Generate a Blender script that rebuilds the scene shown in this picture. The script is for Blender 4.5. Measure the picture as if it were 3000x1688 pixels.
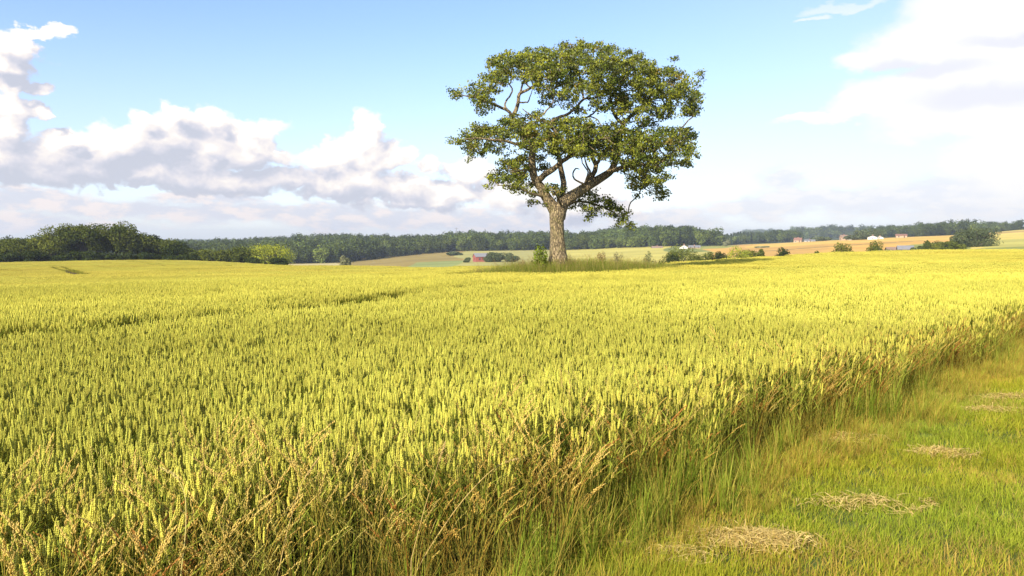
import bpy, math, numpy as np
from mathutils import Vector
R = math.radians
sc = bpy.context.scene
for o in list(bpy.data.objects): bpy.data.objects.remove(o)
rng = np.random.default_rng(11)

# ------------------------------------------------------------------ camera
W0, H0, F0 = 3000.0, 1688.0, 2310.0          # the photograph's pixels and focal length in them
CAMZ, HOR = 1.9, 700.0
PITCH = math.atan((H0 / 2 - HOR) / F0)
cam = bpy.data.cameras.new('camera'); camo = bpy.data.objects.new('camera', cam)
sc.collection.objects.link(camo); sc.camera = camo
cam.sensor_width = 36.0; cam.lens = 36.0 * F0 / W0
cam.clip_start = 0.05; cam.clip_end = 30000
camo.location = (0, 0, CAMZ); camo.rotation_euler = (R(90) - PITCH, 0, 0)

def pdir(px, py):
    """horizontal unit heading, slope per metre of horizontal range, azimuth of a pixel's line of sight"""
    px = np.asarray(px, float); py = np.asarray(py, float)
    x = (px - W0 / 2) / F0; v = (H0 / 2 - py) / F0
    y = math.cos(PITCH) + v * math.sin(PITCH); z = -math.sin(PITCH) + v * math.cos(PITCH)
    h = np.hypot(x, y)
    return x / h, y / h, z / h
def at(px, py, r):
    x, y, z = pdir(px, py)
    return np.stack([x * r, y * r, CAMZ + z * r], -1)
def az_of(px, py=720.0):
    x, y, z = pdir(px, py); return np.arctan2(x, y)
def px_of(az):
    return W0 / 2 + F0 * np.tan(np.clip(az, -1.2, 1.2)) * math.cos(PITCH) * 1.004

# ------------------------------------------------------------------ light and sky
SUN_EL, SUN_AZ = R(32), R(-146)              # azimuth from +Y towards +X; the sun stands left and a little behind
sunv = Vector((math.sin(SUN_AZ) * math.cos(SUN_EL), math.cos(SUN_AZ) * math.cos(SUN_EL), math.sin(SUN_EL)))
sd = bpy.data.lights.new('sun', 'SUN'); sd.energy = 5.0; sd.angle = R(0.5); sd.color = (1.0, 0.90, 0.70)
so = bpy.data.objects.new('sun', sd); sc.collection.objects.link(so)
so.rotation_euler = sunv.to_track_quat('Z', 'Y').to_euler(); so.location = (-60, -30, 60)
sc.view_settings.view_transform = 'Standard'; sc.view_settings.look = 'None'
sc.view_settings.gamma = 1; sc.view_settings.exposure = 0.85
sc.cycles.max_bounces = 6; sc.cycles.diffuse_bounces = 3; sc.cycles.transmission_bounces = 4
sc.cycles.transparent_max_bounces = 8; sc.cycles.volume_bounces = 0
sc.cycles.use_denoising = True

class NT:
    """small helper that turns expressions into nodes"""
    def __init__(s, tree): s.t = tree; s.n = tree.nodes; s.l = tree.links
    def put(s, sock, v):
        if isinstance(v, bpy.types.NodeSocket): s.l.new(v, sock)
        elif v is not None: sock.default_value = v
    def node(s, kind, outs=0, **kw):
        nd = s.n.new(kind)
        ins = kw.pop('ins', {})
        for k, v in kw.items(): setattr(nd, k, v)
        for k, v in ins.items(): s.put(nd.inputs[k], v)
        return nd.outputs[outs]
    def m(s, op, a, b=None, c=None, clamp=False):
        nd = s.n.new('ShaderNodeMath'); nd.operation = op; nd.use_clamp = clamp
        s.put(nd.inputs[0], a); s.put(nd.inputs[1], b); s.put(nd.inputs[2], c)
        return nd.outputs[0]
    def vm(s, op, a, b=None, out=0, scale=None):
        nd = s.n.new('ShaderNodeVectorMath'); nd.operation = op
        s.put(nd.inputs[0], a)
        if b is not None: s.put(nd.inputs[1], b)
        if scale is not None: s.put(nd.inputs['Scale'], scale)
        return nd.outputs[out]
    def mix(s, f, a, b, blend='MIX'):
        nd = s.n.new('ShaderNodeMix'); nd.data_type = 'RGBA'; nd.blend_type = blend
        s.put(nd.inputs[0], f); s.put(nd.inputs[6], a); s.put(nd.inputs[7], b)
        return nd.outputs[2]
    def noise(s, vec, scale, detail=4, rough=0.5, out=0, dist=0.0):
        nd = s.n.new('ShaderNodeTexNoise'); s.put(nd.inputs['Vector'], vec)
        nd.inputs['Scale'].default_value = scale; nd.inputs['Detail'].default_value = detail
        nd.inputs['Roughness'].default_value = rough; nd.inputs['Distortion'].default_value = dist
        return nd.outputs[out]
    def ss(s, x, lo, hi):                     # smoothstep
        nd = s.n.new('ShaderNodeMapRange'); nd.interpolation_type = 'SMOOTHSTEP'
        s.put(nd.inputs[0], x); nd.inputs[1].default_value = lo; nd.inputs[2].default_value = hi
        return nd.outputs[0]

def azel(px, py):
    x, y, z = pdir(px, py)
    return math.atan2(x, y), math.atan(float(z))

# cloud masses: centre and half-sizes, written in the photograph's pixels and turned into sky directions
BANK = [(0,475,190,75),(170,470,150,75),(180,398,40,26),(330,445,140,75),(420,352,38,26),(480,420,120,90),(610,340,48,44),(600,425,130,100),(520,345,70,40),
        (720,440,130,85),(790,368,62,34),(700,390,80,50),(280,515,420,46),(640,525,330,46),(830,448,15,10),
        (1082,380,52,66),(1060,420,80,60),(1000,435,85,50),(935,462,80,36),(1110,470,85,90),(1165,470,50,50),(1010,530,190,56),(1150,560,170,50),
        (1252,480,40,38),(1350,520,85,55),(1395,500,70,45),(1300,575,160,45),(1500,570,170,62),(1720,560,120,60),(1700,610,200,50),
        (40,135,62,45),(120,95,52,20),(160,82,32,14),(55,240,88,18),(15,200,60,60),(15,310,62,50),(108,312,22,22),(20,380,70,50)]
RIGHT = [(2950,40,250,110),(2760,120,190,70),(2620,175,140,34),(3000,200,260,110),(2800,270,240,60),(2640,320,190,34),(2480,345,160,18),(2350,343,55,6),
         (2950,350,300,60),(3050,470,180,100),(2430,-2,120,15),(2330,38,50,7)]
LOW = [(300,610,420,26),(760,620,360,32),(1150,640,350,34),(150,590,120,22),(1500,650,260,30),(2300,520,66,40),(2360,580,140,42),(2240,615,170,30),
       (2520,590,220,44),(2850,570,260,70),(1900,640,250,30),(600,580,170,14),(100,660,260,26)]
DARK = [(180,530,330,52),(600,545,260,44),(780,535,200,50),(450,430,70,50),(960,560,150,32),(1230,560,170,30),(60,242,90,20),(250,470,150,40),
        (1000,610,400,16),(560,385,50,40),(2900,270,170,30),(2700,200,160,16),(1270,490,40,24),(2960,110,120,14),(1700,640,200,20)]

world = bpy.data.worlds.new('World'); sc.world = world; world.use_nodes = True
world.cycles.sampling_method = 'MANUAL'; world.cycles.sample_map_resolution = 512
wt = world.node_tree; wt.nodes.clear()

def blob_group(name, blobs):
    g = bpy.data.node_groups.new(name, 'ShaderNodeTree')
    g.interface.new_socket('P', in_out='INPUT', socket_type='NodeSocketVector')
    g.interface.new_socket('D', in_out='OUTPUT', socket_type='NodeSocketFloat')
    n = NT(g); gi = g.nodes.new('NodeGroupInput'); go = g.nodes.new('NodeGroupOutput')
    acc = None
    for (px, py, rx, ry) in blobs:
        a, e = azel(px, py)
        sub = n.vm('SUBTRACT', gi.outputs[0], (a, e, 0))
        mul = n.vm('MULTIPLY', sub, (F0 / (rx * 1.12), F0 / (ry * 1.12), 0))
        ln = n.vm('LENGTH', mul, out=1)
        d = n.m('SUBTRACT', 1.0, ln)
        acc = d if acc is None else n.m('SMOOTH_MAX', acc, d, 0.22)
    g.links.new(acc, go.inputs[0])
    return g
g_bank = blob_group('cumulus_bank', BANK); g_right = blob_group('bright_cloud', RIGHT)
g_low = blob_group('low_cloud', LOW); g_dark = blob_group('cloud_bases', DARK)

n = NT(wt)
tc = n.node('ShaderNodeTexCoord', 0)
sep = wt.nodes.new('ShaderNodeSeparateXYZ'); wt.links.new(tc, sep.inputs[0])
az = n.m('ARCTAN2', sep.outputs[0], sep.outputs[1]); el = n.m('ARCSINE', sep.outputs[2])
P = n.node('ShaderNodeCombineXYZ', 0, ins={0: az, 1: el, 2: 0.0})
Pst = n.vm('MULTIPLY', P, (1.0, 1.25, 1.0))
def grp(g, p):
    nd = wt.nodes.new('ShaderNodeGroup'); nd.node_tree = g; wt.links.new(p, nd.inputs[0]); return nd.outputs[0]
def warp(p, sc_, amp, det=5, rough=0.55):
    c = n.noise(p, sc_, det, rough, out=1)
    off = n.vm('SCALE', n.vm('SUBTRACT', c, (0.5, 0.5, 0.5)), scale=amp)
    return n.vm('ADD', P, n.vm('MULTIPLY', off, (1.3, 0.8, 0)))
def puff(shift):
    ps = P if shift is None else n.vm('ADD', P, shift)
    pst = n.vm('MULTIPLY', ps, (1.0, 1.3, 1.0))
    c = n.noise(pst, 15.0, 7, 0.6, out=1)
    off = n.vm('MULTIPLY', n.vm('SUBTRACT', c, (0.5, 0.5, 0.5)), (0.085, 0.055, 0))
    q = n.vm('ADD', ps, off)
    d = grp(g_bank, q)
    vo = wt.nodes.new('ShaderNodeTexVoronoi'); vo.feature = 'SMOOTH_F1'; vo.inputs['Smoothness'].default_value = 0.45
    wt.links.new(n.vm('ADD', pst, off), vo.inputs['Vector']); vo.inputs['Scale'].default_value = 36.0; vo.inputs['Detail'].default_value = 2.0
    vo.inputs['Roughness'].default_value = 0.55
    fb = n.noise(pst, 24.0, 8, 0.62)
    d = n.m('ADD', d, n.m('MULTIPLY', n.m('SUBTRACT', 0.42, vo.outputs[0]), 0.40))
    return n.m('ADD', d, n.m('MULTIPLY', n.m('SUBTRACT', fb, 0.5), 0.55))
D0 = puff(None)
D1 = puff((-0.016, 0.017, 0))
emb = n.m('SUBTRACT', D0, D1)
a_bank = n.ss(D0, -0.10, 0.17)
dk = grp(g_dark, warp(Pst, 11.0, 0.05, 5, 0.6))
dk = n.ss(dk, -0.35, 0.6)
lit = n.m('ADD', n.m('MULTIPLY', emb, 1.25), 0.62)
lit = n.m('SUBTRACT', lit, n.m('MULTIPLY', dk, 0.46))
lit = n.m('SUBTRACT', lit, n.m('MULTIPLY', n.ss(D0, 0.25, 0.9), 0.18))
# whiter towards the right, greyer at the far left, as the bank stands to the sun
lit = n.m('ADD', lit, n.m('MULTIPLY', n.ss(az, -0.45, 0.0), 0.26), clamp=True)
ramp = wt.nodes.new('ShaderNodeValToRGB'); wt.links.new(lit, ramp.inputs[0])
cr = ramp.color_ramp; cr.elements[0].position = 0.0; cr.elements[0].color = (0.64, 0.66, 0.76, 1)
cr.elements[1].position = 1.0; cr.elements[1].color = (1.2, 1.16, 1.10, 1)
for p_, c_ in ((0.3, (0.77, 0.76, 0.84, 1)), (0.55, (0.96, 0.90, 0.91, 1)), (0.78, (1.10, 1.02, 0.96, 1))):
    e_ = cr.elements.new(p_); e_.color = c_
c_bank = ramp.outputs[0]
# bright cloud on the right: softer, streaky
pw = warp(n.vm('MULTIPLY', P, (1.0, 2.0, 1.0)), 7.0, 0.10, 6, 0.6)
DR = n.m('ADD', grp(g_right, pw), n.m('MULTIPLY', n.m('SUBTRACT', n.noise(n.vm('MULTIPLY', P, (1.0, 2.2, 1.0)), 14.0, 8, 0.62), 0.5), 0.6))
a_right = n.ss(DR, -0.12, 0.32)
a_right = n.m('MULTIPLY', a_right, n.m('SUBTRACT', 1.0, n.m('MULTIPLY', n.ss(az, 0.50, 0.40), n.m('MULTIPLY', n.ss(el, 0.22, 0.27), 0.6))))
c_right = n.mix(n.m('MULTIPLY', dk, 0.8), (1.12, 1.10, 1.08, 1), (0.90, 0.90, 0.98, 1))
# low streaks near the horizon
pl = warp(n.vm('MULTIPLY', P, (1.0, 2.4, 1.0)), 12.0, 0.05, 6, 0.6)
fl = n.noise(n.vm('MULTIPLY', P, (1.0, 2.6, 1.0)), 26.0, 7, 0.6)
DL = n.m('ADD', grp(g_low, pl), n.m('MULTIPLY', n.m('SUBTRACT', fl, 0.5), 1.3))
a_low = n.m('MULTIPLY', n.ss(DL, -0.25, 0.5), 0.8)
lowlit = n.ss(fl, 0.44, 0.60)
c_low = n.mix(lowlit, (0.74, 0.74, 0.85, 1), (1.06, 0.91, 0.87, 1))
c_low = n.mix(n.ss(az, -0.1, 0.45), c_low, n.mix(lowlit, (0.93, 0.93, 0.99, 1), (1.06, 1.02, 1.01, 1)))
# sky
sky = wt.nodes.new('ShaderNodeTexSky'); sky.sky_type = 'NISHITA'; sky.sun_disc = False
sky.sun_elevation = SUN_EL; sky.sun_rotation = SUN_AZ
sky.air_density = 1.0; sky.dust_density = 0.6; sky.ozone_density = 1.6
SKYK = 0.21
skyc = n.vm('SCALE', sky.outputs[0], scale=SKYK)
base = n.vm('MULTIPLY', skyc, (0.98, 1.02, 1.22))
# thin white veil: low down and over the right of the view
veil = n.m('MULTIPLY', n.ss(az, -0.05, 0.8), 0.36)
veil = n.m('ADD', veil, n.m('MULTIPLY', n.ss(el, 0.28, 0.0), 0.42), clamp=True)
base = n.mix(veil, base, (0.90, 0.94, 1.04, 1))
col = n.mix(a_low, base, c_low)
col = n.mix(n.m('MULTIPLY', a_right, 0.93), col, c_right)
col = n.mix(n.m('MULTIPLY', a_bank, 0.96), col, c_bank)
# the rest of the sky (behind the viewer and high up) keeps the plain sky
front = n.m('MULTIPLY', n.ss(n.m('ABSOLUTE', az), 1.5, 0.9), n.ss(el, 0.9, 0.5))
col = n.mix(front, base, col)
bg = wt.nodes.new('ShaderNodeBackground'); wt.links.new(col, bg.inputs[0]); SKY_GAIN = 0.54
bg.inputs[1].default_value = SKY_GAIN
wo = wt.nodes.new('ShaderNodeOutputWorld'); wt.links.new(bg.outputs[0], wo.inputs[0])

# ------------------------------------------------------------------ mesh helpers
def tag(o, label=None, cat=None, group=None, kind=None):
    if label: o['label'] = label
    if cat: o['category'] = cat
    if group: o['group'] = group
    if kind: o['kind'] = kind
    return o
def mesh_np(name, V, faces, mat=None, col=None, smooth=False):
    """faces: list of (n,k) int arrays"""
    me = bpy.data.meshes.new(name)
    V = np.ascontiguousarray(V, np.float32)
    me.vertices.add(len(V)); me.vertices.foreach_set('co', V.ravel())
    faces = [f for f in faces if len(f)]
    idx = np.concatenate([np.asarray(f, np.int32).ravel() for f in faces])
    tot = np.concatenate([np.full(len(f), f.shape[1], np.int32) for f in faces])
    start = np.concatenate([[0], np.cumsum(tot)[:-1]]).astype(np.int32)
    me.loops.add(len(idx)); me.loops.foreach_set('vertex_index', idx)
    me.polygons.add(len(tot)); me.polygons.foreach_set('loop_start', start)
    me.polygons.foreach_set('loop_total', tot)
    if smooth: me.polygons.foreach_set('use_smooth', np.ones(len(tot), bool))
    if col is not None:
        a = me.color_attributes.new('col', 'FLOAT_COLOR', 'POINT')
        c = np.ones((len(V), 4), np.float32); c[:, :3] = col
        a.data.foreach_set('color', c.ravel())
    if mat: me.materials.append(mat)
    me.update(calc_edges=True)
    return me
def obj_of(name, me, parent=None, loc=None):
    o = bpy.data.objects.new(name, me); sc.collection.objects.link(o)
    if parent: o.parent = parent
    if loc is not None: o.location = loc
    return o
class Acc:
    def __init__(s): s.V = []; s.F = {3: [], 4: []}; s.C = []; s.n = 0
    def add(s, V, F, C):
        V = np.asarray(V, float); F = np.asarray(F, int)
        s.V.append(V); s.F[F.shape[1]].append(F + s.n)
        s.C.append(np.broadcast_to(np.asarray(C, float), V.shape)); s.n += len(V)
    def arrays(s):
        return np.concatenate(s.V), [np.concatenate(f) for f in s.F.values() if f], np.concatenate(s.C)
    def mesh(s, name, mat, smooth=False):
        V, F, C = s.arrays(); return mesh_np(name, V, F, mat, C, smooth)

def tube(acc, pts, rad, sides, C, cap=True, rough=0.0, rg=None):
    pts = np.asarray(pts, float); n_ = len(pts); rad = np.broadcast_to(np.asarray(rad, float), (n_,))
    T = np.gradient(pts, axis=0); T /= np.linalg.norm(T, axis=1)[:, None] + 1e-9
    ref = np.array([0.31, 0.95, 0.05]) if abs(T[0, 2]) > 0.6 else np.array([0, 0, 1.0])
    A = np.cross(T, ref); A /= np.linalg.norm(A, axis=1)[:, None] + 1e-9
    B = np.cross(T, A)
    th = np.linspace(0, 2 * np.pi, sides, endpoint=False)
    rr = rad[:, None] * np.ones(sides)
    if rough and rg is not None: rr = rr * (1 + rough * rg.normal(size=rr.shape))
    V = pts[:, None] + rr[..., None] * (np.cos(th)[None, :, None] * A[:, None] + np.sin(th)[None, :, None] * B[:, None])
    i = np.arange(n_ - 1)[:, None]; j = np.arange(sides)[None]; j2 = (j + 1) % sides
    F = np.stack([i * sides + j, i * sides + j2, (i + 1) * sides + j2, (i + 1) * sides + j], -1).reshape(-1, 4)
    C = np.asarray(C, float)
    if C.ndim == 2 and len(C) == n_: C = np.repeat(C, sides, 0)
    acc.add(V.reshape(-1, 3), F, C)
def blade(acc, p0, h, w, lean, azm, bend, C0, C1, seg=3, yaw=None):
    """flat tapering blade of grass rising from p0"""
    t = np.linspace(0, 1, seg + 1)
    d = np.array([math.sin(azm), math.cos(azm), 0])
    out = h * (math.sin(lean) * t + bend * t * t); up = h * (math.cos(lean) * t - 0.5 * bend * bend * t * t * 0.8)
    c = np.asarray(p0)[None] + out[:, None] * d + up[:, None] * np.array([0, 0, 1.0])
    yaw = azm + math.pi / 2 if yaw is None else yaw
    s_ = np.array([math.sin(yaw), math.cos(yaw), 0]); ww = w * (1 - t ** 1.6) * 0.5 + w * 0.03
    V = np.concatenate([c - ww[:, None] * s_, c + ww[:, None] * s_])
    k = np.arange(seg); m_ = seg + 1
    F = np.stack([k, k + 1, m_ + k + 1, m_ + k], -1)
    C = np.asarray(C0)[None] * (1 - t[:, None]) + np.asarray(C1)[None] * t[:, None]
    acc.add(V, F, np.concatenate([C, C]))
OCT = np.array([[1,0,0],[-1,0,0],[0,1,0],[0,-1,0],[0,0,1],[0,0,-1]], float)
OCF = np.array([[0,2,4],[2,1,4],[1,3,4],[3,0,4],[2,0,5],[1,2,5],[3,1,5],[0,3,5]])

# ------------------------------------------------------------------ materials
def mat_new(name):
    m = bpy.data.materials.new(name); m.use_nodes = True; m.node_tree.nodes.clear()
    return m, NT(m.node_tree)
def foliage_mat(name, trans=0.3, tint=False, gain=(1, 1, 1), gloss=0.0):
    m, k = mat_new(name)
    c = k.node('ShaderNodeAttribute', 0, attribute_name='col')
    c = k.vm('MULTIPLY', c, gain)
    if tint:
        a = k.n.new('ShaderNodeAttribute'); a.attribute_type = 'INSTANCER'; a.attribute_name = 'tint'
        c = k.mix(1.0, c, a.outputs[0], 'MULTIPLY')
    d = k.node('ShaderNodeBsdfDiffuse', 0, ins={'Color': c})
    tcol = k.vm('MULTIPLY', c, (1.1, 1.05, 0.55))
    t = k.node('ShaderNodeBsdfTranslucent', 0, ins={'Color': tcol})
    mx = k.node('ShaderNodeMixShader', 0, ins={0: trans, 1: d, 2: t})
    if gloss:
        g = k.node('ShaderNodeBsdfGlossy', 0, ins={'Color': (1, 1, 1, 1), 'Roughness': 0.45})
        fr = k.node('ShaderNodeFresnel', 0, ins={'IOR': 1.35})
        mx = k.node('ShaderNodeMixShader', 0, ins={0: k.m('MULTIPLY', fr, gloss), 1: mx, 2: g})
    o = k.n.new('ShaderNodeOutputMaterial'); k.l.new(mx, o.inputs[0])
    return m
M_WHEAT = foliage_mat('wheat_plant', 0.22, True)
M_GRASS = foliage_mat('grass_blades', 0.38, True)
M_LEAF = foliage_mat('oak_leaves', 0.24, False, gloss=0.25)
M_TREE = foliage_mat('tree_leaves', 0.25, False)
M_WOOD = foliage_mat('woodland_leaves', 0.2, True)
def solid_mat(name, c, rough=0.8, bump=0.0, bscale=20.0, var=0.2, vscale=3.0):
    m, k = mat_new(name)
    co = k.node('ShaderNodeTexCoord', 3)
    nz = k.noise(co, vscale, 5, 0.6)
    c2 = k.mix(nz, tuple(x * (1 - var) for x in c) + (1,), tuple(min(1, x * (1 + var)) for x in c) + (1,))
    b = k.n.new('ShaderNodeBsdfPrincipled'); k.l.new(c2, b.inputs['Base Color']); b.inputs['Roughness'].default_value = rough
    if bump:
        bp = k.n.new('ShaderNodeBump'); bp.inputs['Strength'].default_value = bump
        k.l.new(k.noise(co, bscale, 5, 0.6), bp.inputs['Height']); k.l.new(bp.outputs[0], b.inputs['Normal'])
    o = k.n.new('ShaderNodeOutputMaterial'); k.l.new(b.outputs[0], o.inputs[0])
    return m
def bark_mat():
    m, k = mat_new('oak_bark')
    co = k.node('ShaderNodeTexCoord', 3)
    st = k.vm('MULTIPLY', co, (1.0, 1.0, 0.28))
    vo = k.n.new('ShaderNodeTexVoronoi'); vo.feature = 'DISTANCE_TO_EDGE'; k.l.new(k.vm('ADD', st, k.vm('SCALE', k.noise(co, 6, 4, 0.6, out=1), scale=0.12)), vo.inputs['Vector'])
    vo.inputs['Scale'].default_value = 13.0
    ridge = k.ss(vo.outputs[0], 0.0, 0.22)
    nz = k.noise(co, 2.2, 6, 0.65)
    c = k.mix(ridge, (0.085, 0.06, 0.032, 1), (0.34, 0.26, 0.145, 1))
    c = k.mix(k.ss(nz, 0.45, 0.7), c, k.mix(ridge, (0.09, 0.075, 0.03, 1), (0.27, 0.22, 0.09, 1)))
    b = k.n.new('ShaderNodeBsdfPrincipled'); k.l.new(c, b.inputs['Base Color']); b.inputs['Roughness'].default_value = 0.9
    bp = k.n.new('ShaderNodeBump'); bp.inputs['Strength'].default_value = 0.9; bp.inputs['Distance'].default_value = 0.04
    k.l.new(k.m('ADD', ridge, k.m('MULTIPLY', k.noise(co, 30, 4, 0.6), 0.5)), bp.inputs['Height']); k.l.new(bp.outputs[0], b.inputs['Normal'])
    o = k.n.new('ShaderNodeOutputMaterial'); k.l.new(b.outputs[0], o.inputs[0])
    return m
M_BARK = bark_mat()
M_BARK2 = solid_mat('far_bark', (0.11, 0.085, 0.06), 0.9, 0.3, 8)

# ------------------------------------------------------------------ terrain
COLS = [-900, 0, 400, 560, 720, 1050, 1250, 1400, 1650, 1780, 1900, 2050, 2200, 2400, 2600, 2850, 3000, 3900]
Z = {  # ground heights, metres
 12:  [0,0,0,0,0,0,0,0,0,0,0,0,0,0,0,0,0,0],
 20:  [-.15,-.12,-.12,-.12,-.1,-.1,-.1,-.1,-.08,-.08,-.06,-.05,-.04,-.03,-.02,0,0,0],
 30:  [-.5,-.45,-.4,-.38,-.35,-.33,-.32,-.3,-.3,-.28,-.25,-.22,-.18,-.12,-.08,-.02,0,0],
 42:  [-1.1,-.95,-.9,-.85,-.8,-.7,-.62,-.5,-.42,-.38,-.3,-.24,-.2,-.14,-.1,-.03,0,0],
 60:  [-2,-1.85,-1.7,-1.65,-1.6,-1.45,-1.3,-1.15,-.95,-.95,-.85,-.55,-.22,-.14,-.1,-.02,.02,.02],
 100: [-3.0,-2.8,-2.6,-2.6,-2.6,-2.7,-2.5,-2.2,-2.5,-2.4,-2.2,-1.8,-1.3,-.6,-.12,.03,.08,.1],
 150: [-3.9,-3.7,-3.5,-3.5,-3.6,-3.7,-4.2,-4.6,-5,-4.8,-4.5,-4,-3.5,-2.6,-1.7,-1.1,-.8,-.5],
 250: [-5.1,-4.85,-4.55,-4.9,-6.0,-8.4,-9,-9,-9,-8.8,-8.5,-7.8,-7,-5.7,-4.4,-3.3,-2.9,-2]}
PY = {  # ground seen at these photograph rows
 400: [775,775,775,778,785,790,784,780,782,778,772,762,750,742,736,724,716,712],
 700: [770,770,770,771,772,766,752,745,739,736,732,728,722,711,701,694,688,686],
 900: [755,755,755,750,748,742,735,730,728,722,716,716,718,706,696,686,668,664],
 1050:[750,748,745,738,726,718,716,712,716,704,700,712,716,706,697,688,674,668],
 1300:[745,745,740,735,728,722,718,716,718,712,710,712,713,705,697,686,692,690],
 1700:[730,730,728,725,722,718,716,715,716,714,712,708,707,703,697,686,690,688],
 2500:[715,715,715,712,712,712,712,712,710,708,706,704,701,693,694,692,690,690],
 4000:[708,708,708,708,708,708,707,706,705,704,702,698,690,697,700,699,699,699],
 9000:[703]*18, 20000:[701]*18}
_rings = sorted(list(Z) + list(PY))
_tab = np.zeros((len(_rings) + 1, len(COLS)))
for i, r in enumerate(_rings):
    if r in Z: _tab[i + 1] = Z[r]
    else: _tab[i + 1] = CAMZ + pdir(COLS, PY[r])[2] * r
COLS0 = COLS; COLS = [-900] + list(range(0, 3001, 75)) + [3900]
_tab = np.stack([np.interp(COLS, COLS0, row_) for row_ in _tab])
_hill = np.interp(COLS, [400, 560, 640, 720, 820, 900, 1000, 1080, 1160, 1250, 1340, 1420, 1470, 1560, 1640, 1700, 1740, 1790, 1850, 1950, 2030, 2080, 2115],
                  [724, 714, 706, 701, 696, 688, 685, 689, 697, 693, 681, 681, 690, 680, 683, 682, 689, 671, 672, 668, 667, 679, 694]) + np.interp(COLS, [1000, 1750, 1800, 2050, 2115], [31, 32, 28, 28, 36])
_i = 1 + _rings.index(1050); _m = [(500 < c < 2118) for c in COLS]
_tab[_i, _m] = CAMZ + pdir(np.array(COLS)[_m], _hill[_m])[2] * 1050
_tab[_i + 1, _m] = _tab[_i, _m] - 6; _tab[_i - 1, _m] = 0.5 * _tab[_i - 1, _m] + 0.5 * (0.55 * _tab[_i, _m] + 0.45 * _tab[_i - 2, _m])
_lr = np.log(np.array([3.0] + _rings)); _az = az_of(COLS)
GL = np.linspace(math.log(3), math.log(20000), 420); GA = np.linspace(_az[0], _az[-1], 420)
_t1 = np.stack([np.interp(GL, _lr, _tab[:, j]) for j in range(len(COLS))], 1)
G = np.stack([np.interp(GA, _az, _t1[i]) for i in range(len(GL))], 0)
def blur(A, s, ax):
    k = np.exp(-0.5 * (np.arange(-3 * s, 3 * s + 1) / s) ** 2); k /= k.sum()
    Ap = np.pad(A, [(3 * s, 3 * s) if a == ax else (0, 0) for a in (0, 1)], mode='edge')
    return np.apply_along_axis(lambda v: np.convolve(v, k, mode='valid'), ax, Ap)
G = blur(blur(G, 4, 0), 3, 1)
TREE = at(1637, 757, 42.0); TREE[2] = 0
MND = np.array([TREE[0] + 1.0, TREE[1]])
def height(x, y):
    x = np.asarray(x, float); y = np.asarray(y, float)
    r = np.hypot(x, y); a = np.clip(np.arctan2(x, y), GA[0], GA[-1])
    u = np.clip((np.log(np.maximum(r, 3)) - GL[0]) / (GL[1] - GL[0]), 0, len(GL) - 1.001); v = np.clip((a - GA[0]) / (GA[1] - GA[0]), 0, len(GA) - 1.001)
    i = u.astype(int); j = v.astype(int); fu = u - i; fv = v - j
    z = (G[i, j] * (1 - fu) + G[i + 1, j] * fu) * (1 - fv) + (G[i, j + 1] * (1 - fu) + G[i + 1, j + 1] * fu) * fv
    # behind the viewer the ground simply levels out
    w = np.clip((np.abs(np.arctan2(x, y)) - 1.0) / 1.2, 0, 1)
    z = z * (1 - w)
    z = z - 0.16 * np.exp(-(((x - MND[0]) / 9.) ** 2 + ((y - MND[1] + 3.5) / 6.) ** 2)) + 0.42 * np.exp(-(((x - MND[0]) / 4.5) ** 2 + ((y - MND[1]) / 2.2) ** 2))
    z = z + 0.02 * np.sin(x * 1.7 + 1) * np.cos(y * 1.3) * np.exp(-r / 30)
    return z
def edge_d(x, y):
    """signed distance from the crop edge, positive on the mown side"""
    w = 0.10 * np.sin(0.9 * (x + y)) + 0.06 * np.sin(2.3 * (x + y) + 1)
    return (x - (0.45 + 0.95 * (y - 5))) / math.hypot(1, 0.95) + w

# smooth value noise for painting and scattering
def vnoise(x, y, s, seed=0):
    g = np.random.default_rng(seed).random((64, 64))
    u = x / s; v = y / s; i = np.floor(u).astype(int); j = np.floor(v).astype(int)
    fu = u - i; fv = v - j; fu = fu * fu * (3 - 2 * fu); fv = fv * fv * (3 - 2 * fv)
    a = g[i % 64, j % 64]; b = g[(i + 1) % 64, j % 64]; c = g[i % 64, (j + 1) % 64]; d = g[(i + 1) % 64, (j + 1) % 64]
    return (a * (1 - fu) + b * fu) * (1 - fv) + (c * (1 - fu) + d * fu) * fv

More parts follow.
